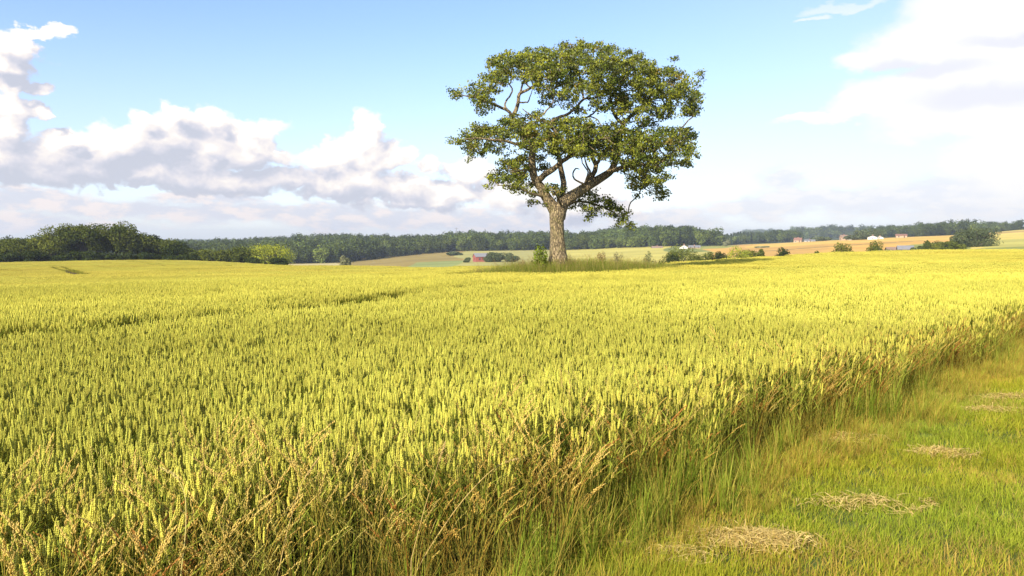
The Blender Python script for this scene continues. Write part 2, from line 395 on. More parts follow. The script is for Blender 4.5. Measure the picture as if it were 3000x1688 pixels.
def field_end(px):          # how far the near wheat field reaches, by heading
    return np.interp(px, [0, 400, 560, 720, 850, 1050, 1400, 1640, 1900, 2200, 2600, 3000], [246, 246, 246, 240, 190, 155, 110, 95, 95, 110, 130, 150])
def build_terrain():
    rr = np.concatenate([[0.0], np.geomspace(1.0, 20000, 520)])
    aa = np.concatenate([np.linspace(-math.pi, -0.9, 40)[:-1], np.linspace(-0.9, 0.9, 760), np.linspace(0.9, math.pi, 40)[1:-1]])
    n1, n2 = len(rr), len(aa)
    RR, AA = np.meshgrid(rr, aa, indexing='ij')
    X = RR * np.sin(AA); Y = RR * np.cos(AA); ZZ = height(X, Y)
    i = np.arange(n1 - 1)[:, None]; j = np.arange(n2)[None]; j2 = (j + 1) % n2
    F = np.stack([i * n2 + j, i * n2 + j2, (i + 1) * n2 + j2, (i + 1) * n2 + j], -1).reshape(-1, 4)
    px = px_of(AA); r = RR
    px = px + 18 * np.sin(r / 47.0)
    C = np.zeros(RR.shape + (3,)); C[:] = (0.20, 0.21, 0.065)
    def put(m, c): C[m] = c
    e = edge_d(X, Y)
    near = r < field_end(px)
    put(near, (0.085, 0.065, 0.032))
    put(near & (e > -0.2) & (r < 60), (0.10, 0.125, 0.03))
    far = ~near & (r > 90)
    put(far & (px < 1040), (0.46, 0.38, 0.18))
    put(far & (px >= 1000) & (px < 1345) & (r > 300), (0.27, 0.20, 0.062))
    put(far & (px >= 1345) & (px < 1640), (0.34, 0.31, 0.105))
    put(far & (px >= 1200) & (px < 1345) & (r < 520), (0.24, 0.27, 0.09))
    put(far & (px >= 1640) & (px < 1985), (0.46, 0.40, 0.10))
    put(far & (px >= 1960) & (px < 2060) & (r > 560), (0.19, 0.21, 0.06))
    put(far & (px >= 2000) & (px < 2120) & (r < 560), (0.42, 0.37, 0.10))
    put(far & (px >= 2060) & (r > 640) & (px < 2210), (0.27, 0.27, 0.075))
    put(far & (px >= 2075) & (r < 660), (0.56, 0.33, 0.085))
    put(far & (px >= 2150) & (r >= 300) & (px < 2420), (0.52, 0.31, 0.09))
    put(far & (px >= 2120) & (px < 2700) & (np.abs(r - 520 - 0.2 * (px - 2400)) < 9), (0.30, 0.20, 0.07))
    put(far & (px >= 2200) & (r > 600) & (px < 2900) , (0.58, 0.38, 0.095))
    put(far & (px >= 2640) & (r > 230) & (r < 480 + 0.35 * (px - 2640)), (0.24, 0.25, 0.065))
    put(far & (px >= 2860) & (r > 360), (0.54, 0.43, 0.11))
    put(far & (px >= 2900) & (r > 360) & (r < 520), (0.42, 0.38, 0.10))
    put(far & (px >= 2860) & (r > 760) & (r < 830), (0.44, 0.30, 0.10))
    put((r > 980) & (px < 2860), (0.05, 0.07, 0.025))
    put((r > 1250) & (px >= 2860), (0.06, 0.08, 0.03))
    put((np.abs(AA) > 1.0) & (r > 60), (0.16, 0.18, 0.06))
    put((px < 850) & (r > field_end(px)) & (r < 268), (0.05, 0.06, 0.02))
    C *= (0.86 + 0.28 * vnoise(X, Y, 23, 3))[..., None]
    m, k = mat_new('terrain_surface')
    c = k.node('ShaderNodeAttribute', 0, attribute_name='col')
    co = k.node('ShaderNodeNewGeometry', 0)
    nz = k.noise(co, 3.0, 6, 0.65); nz2 = k.noise(co, 0.06, 6, 0.6)
    c = k.mix(1.0, c, k.mix(nz, (0.72, 0.72, 0.72, 1), (1.25, 1.25, 1.2, 1)), 'MULTIPLY')
    c = k.mix(1.0, c, k.mix(nz2, (0.8, 0.82, 0.8, 1), (1.18, 1.16, 1.15, 1)), 'MULTIPLY')
    b = k.n.new('ShaderNodeBsdfPrincipled'); k.l.new(c, b.inputs['Base Color']); b.inputs['Roughness'].default_value = 1.0
    b.inputs['Specular IOR Level'].default_value = 0.1
    bp = k.n.new('ShaderNodeBump'); bp.inputs['Strength'].default_value = 0.5; bp.inputs['Distance'].default_value = 0.05
    k.l.new(nz, bp.inputs['Height']); k.l.new(bp.outputs[0], b.inputs['Normal'])
    o = k.n.new('ShaderNodeOutputMaterial'); k.l.new(b.outputs[0], o.inputs[0])
    V = np.stack([X, Y, ZZ], -1).reshape(-1, 3)
    me = mesh_np('terrain', V, [F[n2:]], m, C.reshape(-1, 3), smooth=True)
    tri = np.stack([np.zeros(n2, int), n2 + (np.arange(n2) + 1) % n2, n2 + np.arange(n2)], -1)
    me = mesh_np('terrain', V, [F[n2:], tri[:, ::-1]], m, C.reshape(-1, 3), smooth=True)
    tag(obj_of('terrain', me), kind='structure')
build_terrain()

# ------------------------------------------------------------------ scattering
protos = bpy.data.collections.new('prototypes')
def scatter(name, protos_me, P, rotz, scl, pick, tint, label, cat, tilt=None, kind='stuff'):
    col = bpy.data.collections.new(name + '_kinds')
    for i, me in enumerate(protos_me):
        po = bpy.data.objects.new('%s_%02d' % (name, i), me); col.objects.link(po)
    me = bpy.data.meshes.new(name); me.vertices.add(len(P)); me.vertices.foreach_set('co', np.asarray(P, np.float32).ravel())
    a = me.attributes.new('rot', 'FLOAT_VECTOR', 'POINT'); rot = np.zeros((len(P), 3), np.float32); rot[:, 2] = rotz
    if tilt is not None: rot[:, :2] = tilt
    a.data.foreach_set('vector', rot.ravel())
    a = me.attributes.new('scl', 'FLOAT_VECTOR', 'POINT'); s3 = np.ones((len(P), 3), np.float32) * np.asarray(scl, np.float32).reshape(len(P), -1)
    a.data.foreach_set('vector', s3.ravel())
    a = me.attributes.new('pick', 'INT', 'POINT'); a.data.foreach_set('value', np.asarray(pick, np.int32))
    a = me.attributes.new('tint', 'FLOAT_VECTOR', 'POINT'); a.data.foreach_set('vector', np.asarray(tint, np.float32).ravel())
    me.update()
    o = obj_of(name, me)
    g = bpy.data.node_groups.new(name + '_scatter', 'GeometryNodeTree')
    g.interface.new_socket('Geometry', in_out='INPUT', socket_type='NodeSocketGeometry')
    g.interface.new_socket('Geometry', in_out='OUTPUT', socket_type='NodeSocketGeometry')
    k = NT(g); gi = g.nodes.new('NodeGroupInput'); go = g.nodes.new('NodeGroupOutput')
    ci = g.nodes.new('GeometryNodeCollectionInfo'); ci.inputs['Collection'].default_value = col
    ci.inputs['Separate Children'].default_value = True; ci.inputs['Reset Children'].default_value = True
    def na(nm, t):
        nd = g.nodes.new('GeometryNodeInputNamedAttribute'); nd.data_type = t; nd.inputs[0].default_value = nm
        return [q for q in nd.outputs if q.enabled][0]
    ip = g.nodes.new('GeometryNodeInstanceOnPoints')
    k.l.new(gi.outputs[0], ip.inputs['Points']); k.l.new(ci.outputs[0], ip.inputs['Instance'])
    ip.inputs['Pick Instance'].default_value = True
    k.l.new(na('pick', 'INT'), ip.inputs['Instance Index'])
    er = g.nodes.new('FunctionNodeEulerToRotation'); k.l.new(na('rot', 'FLOAT_VECTOR'), er.inputs[0])
    k.l.new(er.outputs[0], ip.inputs['Rotation']); k.l.new(na('scl', 'FLOAT_VECTOR'), ip.inputs['Scale'])
    k.l.new(ip.outputs[0], go.inputs[0])
    md = o.modifiers.new('scatter', 'NODES'); md.node_group = g
    tag(o, label, cat, kind=kind)
    return o
def grid_pts(x0, x1, y0, y1, step, rg):
    X, Y = np.meshgrid(np.arange(x0, x1, step), np.arange(y0, y1, step))
    X = X.ravel() + rg.uniform(-.5, .5, X.size) * step; Y = Y.ravel() + rg.uniform(-.5, .5, Y.size) * step
    return X, Y

# ------------------------------------------------------------------ wheat
EAR = np.array([0.65, 0.575, 0.105]); EARG = np.array([0.50, 0.51, 0.075]); STEM = np.array([0.34, 0.31, 0.05]); LEAFW = np.array([0.26, 0.29, 0.038])
def wheat_stalk(acc, x, y, rg, lod):
    h = rg.normal(0.68, 0.04); L = rg.uniform(0.055, 0.09); azm = rg.uniform(0, 6.28); ln = abs(rg.normal(0, 0.07)) + (rg.random() < .1) * rg.uniform(.05, .3)
    d = np.array([math.sin(azm), math.cos(azm), 0]); g = rg.uniform(0, 1)
    ec = (EAR * (1 - 0.55 * g) + EARG * 0.55 * g) * rg.uniform(0.85, 1.15)
    base = np.array([x, y, 0.0]); top = base + np.array([0, 0, h]) + d * h * ln
    mid = base + np.array([0, 0, h * 0.5]) + d * h * ln * 0.3
    if lod == 0:
        tube(acc, [base, mid, top], [0.0022, 0.002, 0.0014], 3, np.array([STEM * 0.7, STEM, ec * 0.75]))  # stem foot darker: occlusion inside the crop put into the colour
        ax = np.array([0, 0, 1.0]) + d * (ln * 1.3 + 0.05); ax /= np.linalg.norm(ax)
        s1 = np.cross(ax, [math.cos(azm * 3), math.sin(azm * 3), 0.1]); s1 /= np.linalg.norm(s1); s2 = np.cross(ax, s1)
        n_ = 9
        for i in range(n_):
            t = (i + 0.3) / n_; wd = 0.0047 * (1 - 0.45 * abs(2 * t - 0.85)) ; side = 1 if i % 2 else -1
            for q, (a_, b_) in enumerate(((1, 0.15), (-0.75, 0.35), (0.1, -1.0))):
                c = top + ax * L * t + (s1 * side * a_ + s2 * b_) * wd * 1.05
                M = np.stack([s1 * wd, s2 * wd, ax * 0.0085 + (s1 * side * a_ + s2 * b_) * 0.002])
                acc.add(c + OCT @ M, OCF, ec * rg.uniform(0.82, 1.16))
        for q in range(3):
            p = base + (top - base) * rg.uniform(0.45, 0.85)
            blade(acc, p, rg.uniform(0.12, 0.2), 0.009, rg.uniform(0.3, 0.9), rg.uniform(0, 6.28), rg.uniform(0.2, 0.7), LEAFW * rg.uniform(.8, 1.2), LEAFW * rg.uniform(.8, 1.6), 3)
    elif lod == 1:
        tube(acc, [base, top], [0.003, 0.002], 3, np.array([STEM * 0.7, STEM]))  # same occlusion darkening painted at the stem foot
        n_ = 6; t = np.linspace(0, 1, n_ + 1); rad = 0.0066 * np.array([0.45, 1, 0.8, 1.05, 0.75, 0.85, 0.15])
        tube(acc, top + t[:, None] * (np.array([0, 0, L]) + d * L * (ln + .05)), rad, 4, np.outer(np.array([.85, 1.1, .85, 1.1, .85, 1.1, 1]), ec))
        for q in range(2):
            p = base + (top - base) * rg.uniform(0.5, 0.9)
            blade(acc, p, rg.uniform(0.12, 0.2), 0.011, rg.uniform(0.3, 0.9), rg.uniform(0, 6.28), rg.uniform(0.2, 0.7), LEAFW, LEAFW * 1.4, 2)
    else:
        w = 0.010 if lod == 2 else 0.03
        nn = top + np.array([0, 0, L / 2])
        acc.add(nn + OCT * [w, w, L * (0.62 if lod == 2 else 0.9)], OCF, ec)
        blade(acc, base + [0, 0, h * .35], h * 0.65, 0.012 if lod == 2 else 0.04, 0.05, azm, 0.1, STEM, LEAFW * 1.3, 1)
def wheat_tile(size, count, lod, seed):
    rg = np.random.default_rng(seed); acc = Acc(); k = int(math.sqrt(count))
    # drilled in loose rows
    for i in range(k):
        for j in range(k):
            x = ((i + 0.5) / k - 0.5) * size + rg.normal(0, 0.35) * size / k; y = ((j + 0.5) / k - 0.5) * size + rg.normal(0, 0.35) * size / k
            wheat_stalk(acc, x, y, rg, lod)
    return acc.mesh('wheat_patch', M_WHEAT)
TRACKS = [  # wheel tracks through the crop, ground points
    np.array([[-9.0, 8.0], [-6.4, 10.2], [-4.9, 12.3], [-3.75, 14.5], [-3.1, 17.2], [-1.8, 21], [0.5, 27]]),
    np.array([at(150, 782, 165)[:2], at(195, 800, 118)[:2], at(225, 812, 95)[:2]]),
    np.array([at(178, 782, 165)[:2], at(225, 800, 118)[:2], at(262, 812, 95)[:2]]),
    np.array([at(345, 765, 232)[:2], at(420, 778, 185)[:2], at(500, 792, 140)[:2]]),
    np.array([at(370, 765, 232)[:2], at(450, 778, 185)[:2], at(540, 792, 140)[:2]])]
def seg_dist(x, y, poly):
    best = np.full(x.shape, 1e9)
    for a, b in zip(poly[:-1], poly[1:]):
        ab = b - a; t = np.clip(((x - a[0]) * ab[0] + (y - a[1]) * ab[1]) / (ab @ ab), 0, 1)
        best = np.minimum(best, np.hypot(x - a[0] - t * ab[0], y - a[1] - t * ab[1]))
    return best
def wheat_field():
    rg = np.random.default_rng(5)
    kinds = [wheat_tile(0.17, 16, 0, s) for s in range(8)]           # 0-7 close
    kinds += [wheat_tile(0.5, 144, 1, 20 + s) for s in range(5)]     # 8-12 middle
    kinds += [wheat_tile(2.0, 1225, 2, 40 + s) for s in range(4)]    # 13-16 far
    kinds += [wheat_tile(5.0, 1600, 3, 60 + s) for s in range(3)]   # 17-19 farthest
    kinds += [wheat_tile(0.8, 42, 3, 70 + s) for s in range(2)]    # 20-21 beside the wheel tracks
    Ps, Rz, Sc, Pk, Tn = [], [], [], [], []
    for step, r0, r1, k0, k1, ov in ((0.165, 0.9, 11.5, 0, 8, 1), (0.44, 11.3, 30.5, 8, 13, 1), (1.7, 29.8, 72, 13, 17, 1), (4.3, 70, 260, 17, 20, 1), (0.55, 80, 246, 20, 22, 2)):
        X, Y = grid_pts(-r1, r1, 0, r1, step, rg)
        r = np.hypot(X, Y); a = np.arctan2(X, Y); px = px_of(a)
        e = edge_d(X, Y)
        half = step * 0.4
        ok = (r > r0) & (r < r1) & (np.abs(a) < R(43)) & (e < -half - 0.02) & (r < field_end(px) - half)
        ok &= (((X - MND[0]) / (5.6 + half)) ** 2 + ((Y - MND[1]) / (2.0 + half)) ** 2) > 1
        if step < 0.2:    # thinner along the edge where wild grasses mix in
            thin = np.clip((-e) / 0.3, 0.35, 1); ok &= rg.random(len(X)) < np.where(Y < 6.0, np.clip((-e) / 0.8, 0.25, 1), thin)
        dt = np.minimum.reduce([seg_dist(X, Y, t) for t in TRACKS[:1]])
        low = 1 - 0.5 * np.exp(-(dt / 0.6) ** 2)
        df = np.minimum.reduce([seg_dist(X, Y, t) for t in TRACKS[1:]])
        if step > 4: ok &= df > 4.2
        if ov == 2: ok &= (df > 0.62) & (df < 4.6)
        X, Y, low = X[ok], Y[ok], low[ok]
        z = height(X, Y)
        und = 0.91 + 0.11 * vnoise(X, Y, 2.6, 7) + 0.07 * vnoise(X, Y, 0.8, 8)
        und = und + rg.normal(0, 0.018, len(X))
        Ps.append(np.stack([X, Y, z], -1)); Rz.append(rg.uniform(0, 6.28, len(X)))
        s = np.ones((len(X), 3)); s[:, 2] = und * low
        if step > 1: s[:, :2] = 1.1; s[:, 2] *= .94
        Sc.append(s); Pk.append(rg.integers(k0, k1, len(X)))
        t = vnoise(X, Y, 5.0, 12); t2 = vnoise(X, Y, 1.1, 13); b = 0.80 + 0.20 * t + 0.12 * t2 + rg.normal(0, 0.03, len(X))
        b = b * np.interp(px[ok], [0, 1200, 2400, 3000], [0.90, 0.94, 0.99, 1.02]) * np.interp(np.hypot(X, Y), [5, 15, 45, 120], [1.0, 1.0, 0.91, 0.78])  # riper and brighter towards the right; lens brightening put into the crop tint
        b = b * (0.55 + 0.45 * low)  # crop in the wheel track dip darkened, its shade put into the tint
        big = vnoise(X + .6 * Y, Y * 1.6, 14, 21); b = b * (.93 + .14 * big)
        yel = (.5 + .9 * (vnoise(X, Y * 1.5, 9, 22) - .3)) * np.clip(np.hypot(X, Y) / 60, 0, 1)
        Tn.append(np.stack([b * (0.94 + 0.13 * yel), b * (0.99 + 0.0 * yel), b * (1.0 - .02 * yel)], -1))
    P = np.concatenate(Ps)
    print('wheat instances', len(P), [len(p) for p in Ps])
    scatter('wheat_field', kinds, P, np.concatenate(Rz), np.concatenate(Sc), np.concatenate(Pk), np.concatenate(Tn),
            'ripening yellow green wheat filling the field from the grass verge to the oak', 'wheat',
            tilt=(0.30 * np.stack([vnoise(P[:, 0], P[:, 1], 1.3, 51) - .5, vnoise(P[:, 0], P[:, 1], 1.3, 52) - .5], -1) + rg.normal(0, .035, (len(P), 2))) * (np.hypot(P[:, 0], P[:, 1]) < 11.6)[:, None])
wheat_field()

# ------------------------------------------------------------------ grasses
def lerp(a, b, t): return np.asarray(a) * (1 - t) + np.asarray(b) * t
def turf_tile(seed, dry):
    rg = np.random.default_rng(seed); acc = Acc()
    for i in range(300):
        x, y = rg.uniform(-0.17, 0.17, 2); g = rg.random()
        c = lerp((0.26, 0.34, 0.03), (0.48, 0.49, 0.06), rg.random())
        if g < dry: c = lerp((0.56, 0.43, 0.11), (0.46, 0.33, 0.10), rg.random())
        h = rg.uniform(0.035, 0.095)
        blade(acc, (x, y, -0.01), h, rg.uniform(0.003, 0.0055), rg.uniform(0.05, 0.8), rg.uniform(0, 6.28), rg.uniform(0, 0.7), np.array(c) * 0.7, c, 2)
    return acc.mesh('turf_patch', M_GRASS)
def tuft(seed, n_, h0, h1, w, spread, cols, bend=0.6, root=0.05, lean=0.35):
    rg = np.random.default_rng(seed); acc = Acc()
    for i in range(n_):
        a = rg.uniform(0, 6.28); q = root * math.sqrt(rg.random()); c = lerp(cols[0], cols[1], rg.random())
        if len(cols) > 2 and rg.random() < 0.3: c = np.array(cols[2])
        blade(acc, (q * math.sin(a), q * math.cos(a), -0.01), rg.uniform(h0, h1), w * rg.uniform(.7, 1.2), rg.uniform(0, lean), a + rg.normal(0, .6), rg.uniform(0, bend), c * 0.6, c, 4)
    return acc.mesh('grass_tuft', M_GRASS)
def seed_stalk(acc, rg, base, h, lean, azm, cst, chd, head='panicle', hl=0.13):
    t = np.linspace(0, 1, 6); d = np.array([math.sin(azm), math.cos(azm), 0])
    pts = np.asarray(base) + (h * (math.sin(lean) * t + 0.18 * t ** 3))[:, None] * d + (h * math.cos(lean) * t - 0.05 * h * t ** 4)[:, None] * np.array([0, 0, 1.0])
    tube(acc, pts, np.linspace(0.0019, 0.0011, 6), 3, np.outer(np.linspace(.6, 1, 6), cst))
    ax = pts[-1] - pts[-2]; ax /= np.linalg.norm(ax)
    n_ = 22 if head == 'panicle' else 13
    for i in range(n_):
        u = i / n_; ph = rg.uniform(0, 6.28)
        s = np.array([math.cos(ph), math.sin(ph), rg.uniform(-.2, .3)]); wd = (0.0085 if head == 'panicle' else 0.0045) * (1 - 0.6 * u) * rg.uniform(.4, 1)
        c = pts[-1] + ax * hl * (u - 0.12) + s * wd + d * 0.25 * hl * u * u
        e1 = np.cross(ax, s); e1 /= np.linalg.norm(e1) + 1e-9; dirn = ax * 0.8 + s * 0.35; dirn /= np.linalg.norm(dirn)
        M = np.stack([e1 * 0.0026, np.cross(dirn, e1) * 0.0026, dirn * 0.0085])
        acc.add(c + OCT @ M, OCF, np.array(chd) * rg.uniform(.75, 1.2))
def dry_tuft(seed, n_, h0, h1, cst, chd, head='panicle', blades=10, lean=0.28):
    rg = np.random.default_rng(seed); acc = Acc()
    for i in range(n_):
        a = rg.uniform(0, 6.28); q = 0.07 * math.sqrt(rg.random())
        seed_stalk(acc, rg, (q * math.sin(a), q * math.cos(a), -0.01), rg.uniform(h0, h1), rg.uniform(0, lean), a + rg.normal(0, .7), np.array(cst) * rg.uniform(.8, 1.2), chd, head, rg.uniform(.07, .14))
    for i in range(blades):
        a = rg.uniform(0, 6.28)
        blade(acc, (0.05 * math.sin(a), 0.05 * math.cos(a), 0), rg.uniform(.2, h0), 0.0055, rg.uniform(0.1, .7), a, rg.uniform(.2, 1.0), np.array(cst) * .6, cst, 4)
    return acc.mesh('grass_tuft', M_GRASS)

def verge():
    rg = np.random.default_rng(77)
    # mown turf
    kinds = [turf_tile(200 + i, d) for i, d in enumerate((0.05, 0.09, 0.15, 0.4, 0.5))]
    X, Y = grid_pts(-4, 34, 0.4, 34, 0.215, rg)
    e = edge_d(X, Y); a = np.arctan2(X, Y); r = np.hypot(X, Y)
    ok = (e > -0.25) & (a < R(44)) & (a > -R(42)) & (r > 1.6)
    X, Y, e = X[ok], Y[ok], e[ok]
    dryn = vnoise(X, Y, 0.9, 31) * 0.6 + vnoise(X, Y, 0.35, 32) * 0.4 + 0.25 * np.exp(-((e - 0.35) / 0.3) ** 2) + 0.12 * np.clip((Y - 7) / 6, 0, 1)
    pick = np.where(dryn > 0.62, rg.integers(3, 5, len(X)), rg.integers(0, 3, len(X)))
    sc_ = rg.uniform(0.8, 1.3, len(X)); b = rg.uniform(.8, 1.12, len(X))
    warm = vnoise(X, Y, 1.3, 33)
    tint = np.stack([b * (0.86 + 0.32 * warm), b, b * (1.0 - 0.2 * warm)], -1)
    s3 = np.stack([sc_, sc_, sc_ * (0.75 + 0.7 * vnoise(X, Y, 0.7, 34))], -1)
    print('turf', len(X))
    scatter('mown_grass', kinds, np.stack([X, Y, height(X, Y)], -1), rg.uniform(0, 6.28, len(X)), s3, pick, tint,
            'short green mown grass with dry yellow patches beside the wheat', 'grass')
    # tall rough grass along the crop edge
    G1, G2, G3 = (0.20, 0.29, 0.03), (0.36, 0.42, 0.05), (0.52, 0.44, 0.09)
    S1, S2 = (0.56, 0.40, 0.08), (0.30, 0.17, 0.07)
    k2 = [tuft(300 + i, 34, 0.22, 0.5, 0.0065, .1, (G1, G2, G3), bend=.38) for i in range(4)]       # 0-3 green tufts
    k2 += [tuft(310 + i, 34, 0.12, 0.34, 0.0055, .1, (S1, (0.46, 0.36, 0.06), G2), lean=.5) for i in range(3)]   # 4-6 straw tufts
    k2 += [dry_tuft(320 + i, 9, 0.55, 0.9, (0.56, 0.42, 0.085), (0.74, 0.56, 0.17), lean=.2) for i in range(3)]          # 7-9 pale seeding
    k2 += [dry_tuft(330 + i, 11, 0.4, 0.75, *(((0.48, 0.24, 0.045), (0.56, 0.27, 0.07)) if i == 0 else ((0.54, 0.37, 0.07), (0.68, 0.48, 0.12))), lean=.26) for i in range(3)]   # 10-12 red-brown
    k2 += [dry_tuft(340 + i, 8, 0.5, 0.82, (0.44, 0.42, 0.08), (0.64, 0.54, 0.15), head='spike', blades=16) for i in range(3)]  # 13-15 green seeding
    k2 += [wheat_tile(0.14, 4, 0, 90 + s) for s in range(3)]                                           # 16-18 stray wheat
    X, Y = grid_pts(-6, 24, 1.0, 26, 0.085, rg)
    e = edge_d(X, Y); a = np.arctan2(X, Y); r = np.hypot(X, Y)
    ok = (e > -1.15) & (e < 0.75) & (np.abs(a) < R(44)) & (r > 2.0)
    X, Y, e = X[ok], Y[ok], e[ok]
    nz = vnoise(X, Y, 0.8, 41); nb = vnoise(X, Y, 0.45, 42); u = rg.random(len(X)); u2 = rg.random(len(X))
    nearL = np.clip((5.2 - Y) / 1.4, 0, 1)                      # the wild, brown stretch at the lower left
    pick = np.full(len(X), -1)
    green = (e > -0.22) & (e < 0.52) & (u < np.interp(Y, [3, 4.5, 7.5, 10], [.26, .30, .10, .03]) * np.clip(1.25 - e * 1.9, 0, 1) * (0.25 + nz))
    pick[green] = rg.integers(0, 4, green.sum())
    straw = (pick < 0) & (e > -0.2) & (e < 0.75) & (u < 0.62 * (0.35 + nb)); pick[straw] = rg.integers(4, 7, straw.sum())
    gs = (e > -0.9) & (e < 0.2) & (u2 < 0.12 + .10 * nearL); pick[gs] = rg.integers(13, 16, gs.sum())
    brown = (e > -0.45) & (e < 0.12) & (u2 > 1 - (0.14 + 0.30 * (nb > 0.45)) * (0.85 - 0.45 * nearL)); pick[brown] = rg.integers(10, 13, brown.sum())
    pale = (e > -1.15) & (e < 0.22) & (rg.random(len(X)) < 0.15 * nearL + 0.018); pick[pale] = rg.integers(7, 10, pale.sum())
    sw = (e > -0.8) & (e < np.where(Y > 5.5, 0.2, 0.08)) & (rg.random(len(X)) < 0.33); pick[sw] = rg.integers(16, 19, sw.sum())
    ok = pick >= 0; X, Y, e, pick = X[ok], Y[ok], e[ok], pick[ok]
    sc_ = rg.uniform(0.75, 1.12, len(X)); sc_ = np.where((pick < 7) , sc_ * np.clip(1.15 - 0.9 * np.clip(e, 0, 1), 0.4, 1.2), sc_)
    sc_ = np.where(pick < 4, sc_ * (0.8 + 0.7 * vnoise(X, Y, 0.6, 45)), sc_)
    far = np.clip((np.hypot(X, Y) - 8) / 8, 0, 1); sc_ = sc_ * (1 - 0.12 * far)
    b = rg.uniform(.78, 1.15, len(X))
    print('verge', len(X))
    scatter('verge_grass', k2, np.stack([X, Y, height(X, Y)], -1), rg.uniform(0, 6.28, len(X)), sc_, pick, np.stack([b, b, b], -1),
            'tangled tall green and brown seeding grasses along the edge of the wheat', 'rough grass', tilt=rg.normal(0, .08, (len(X), 2)))
    # rough grass on the mound round the oak
    OL1, OL2, OL3 = (0.18, 0.24, 0.035), (0.30, 0.35, 0.05), (0.44, 0.37, 0.11)
    k3 = [tuft(400 + i, 60, 0.5, 0.95, 0.016, .1, (OL1, OL2, OL3), root=.3, lean=.25, bend=.35) for i in range(4)]
    k3 += [dry_tuft(410 + i, 26, 0.6, 1.05, (0.30, 0.25, 0.08), (0.40, 0.30, 0.13)) for i in range(2)]
    X, Y = grid_pts(MND[0] - 9, MND[0] + 7, MND[1] - 3, MND[1] + 3, 0.18, rg)
    q = ((X - MND[0]) / 5.7) ** 2 + ((Y - MND[1]) / 2.15) ** 2
    tail = (X < MND[0]) & (((X - MND[0]) / 8.6) ** 2 + ((Y - MND[1]) / 1.3) ** 2 < 1)
    ok = (q < 1) | tail; X, Y, q = X[ok], Y[ok], q[ok]
    b = rg.uniform(.8, 1.15, len(X)); s = rg.uniform(.85, 1.3, len(X)) * np.clip(1.25 - 0.5 * q, 0.5, 1.0)
    scatter('mound_grass', k3, np.stack([X, Y, height(X, Y)], -1), rg.uniform(0, 6.28, len(X)), s, np.where(rg.random(len(X)) < .14, rg.integers(4, 6, len(X)), rg.integers(0, 4, len(X))), np.stack([b, b, b], -1),
            'long olive grass on the unploughed mound under the oak', 'rough grass')
verge()

# dry cut grass lying in small heaps on the turf
def hay(px, py, w, dpt, n_, seed, label):
    r = CAMZ / -float(pdir(px, py)[2]); c = at(px, py, r); rg = np.random.default_rng(seed); acc = Acc()
    z0 = float(height(c[0], c[1]))
    cs = [(rg.normal(0, .5), rg.normal(0, .5), rg.uniform(.18, .55)) for _ in range(7)] + [(0, 0, .5), (-.2, .1, .4)]
    for i in range(n_):
        cx, cy, sp = cs[rg.integers(len(cs))]; cx += rg.normal(0, sp); cy += rg.normal(0, sp); q = min(1.6, math.hypot(cx, cy)); k_ = q / max(q, math.hypot(cx, cy)); x = cx * k_ * w; y = cy * k_ * dpt
        L = rg.uniform(.04, .12) + .08 * (rg.random() < .1); th = rg.uniform(0, 6.28); el_ = rg.normal(0, .22); zz = 0.012 + 0.03 * max(0, 1 - q) * rg.random() + 0.03 * rg.random()
        d = np.array([math.cos(th) * math.cos(el_), math.sin(th) * math.cos(el_), math.sin(el_)]); s = np.array([-math.sin(th), math.cos(th), 0.3]) * 0.0022
        p = np.array([x, y, zz]); m = p + [0, 0, rg.uniform(0, .02)]
        col = lerp((0.68, 0.52, 0.20), (0.44, 0.32, 0.10), rg.random()) * rg.uniform(.8, 1.15)
        V = np.stack([p - d * L / 2 - s, p - d * L / 2 + s, m + s, m - s, p + d * L / 2 + s, p + d * L / 2 - s])
        acc.add(V, np.array([[0, 1, 2, 3], [3, 2, 4, 5]]), col)
    o = obj_of('hay_heap', acc.mesh('hay_heap', M_HAY), loc=(c[0], c[1], z0))
    tag(o, label, 'hay', 'heaps of dried cut grass on the turf')
M_HAY = foliage_mat('dry_hay', 0.2, False)
hay(2230, 1590, .36, .19, 1900, 1, 'largest pale heap of dried cut grass at the bottom of the turf')
hay(1990, 1640, .26, .13, 420, 2, 'thin flat scatter of dried grass just left of the largest heap')
hay(2530, 1478, .30, .14, 460, 3, 'faint beige heap of cut grass above and right of the largest heap')
hay(2750, 1328, .22, .12, 620, 4, 'pale oval heap of dried grass in the middle right of the turf')
hay(2470, 1290, .30, .15, 700, 5, 'dried grass heap lying against the foot of the wheat')
hay(2890, 1210, .28, .15, 520, 6, 'thin straw coloured heap in the upper part of the turf')
hay(2990, 1165, .36, .17, 620, 7, 'farthest dried grass heap at the right border of the turf')

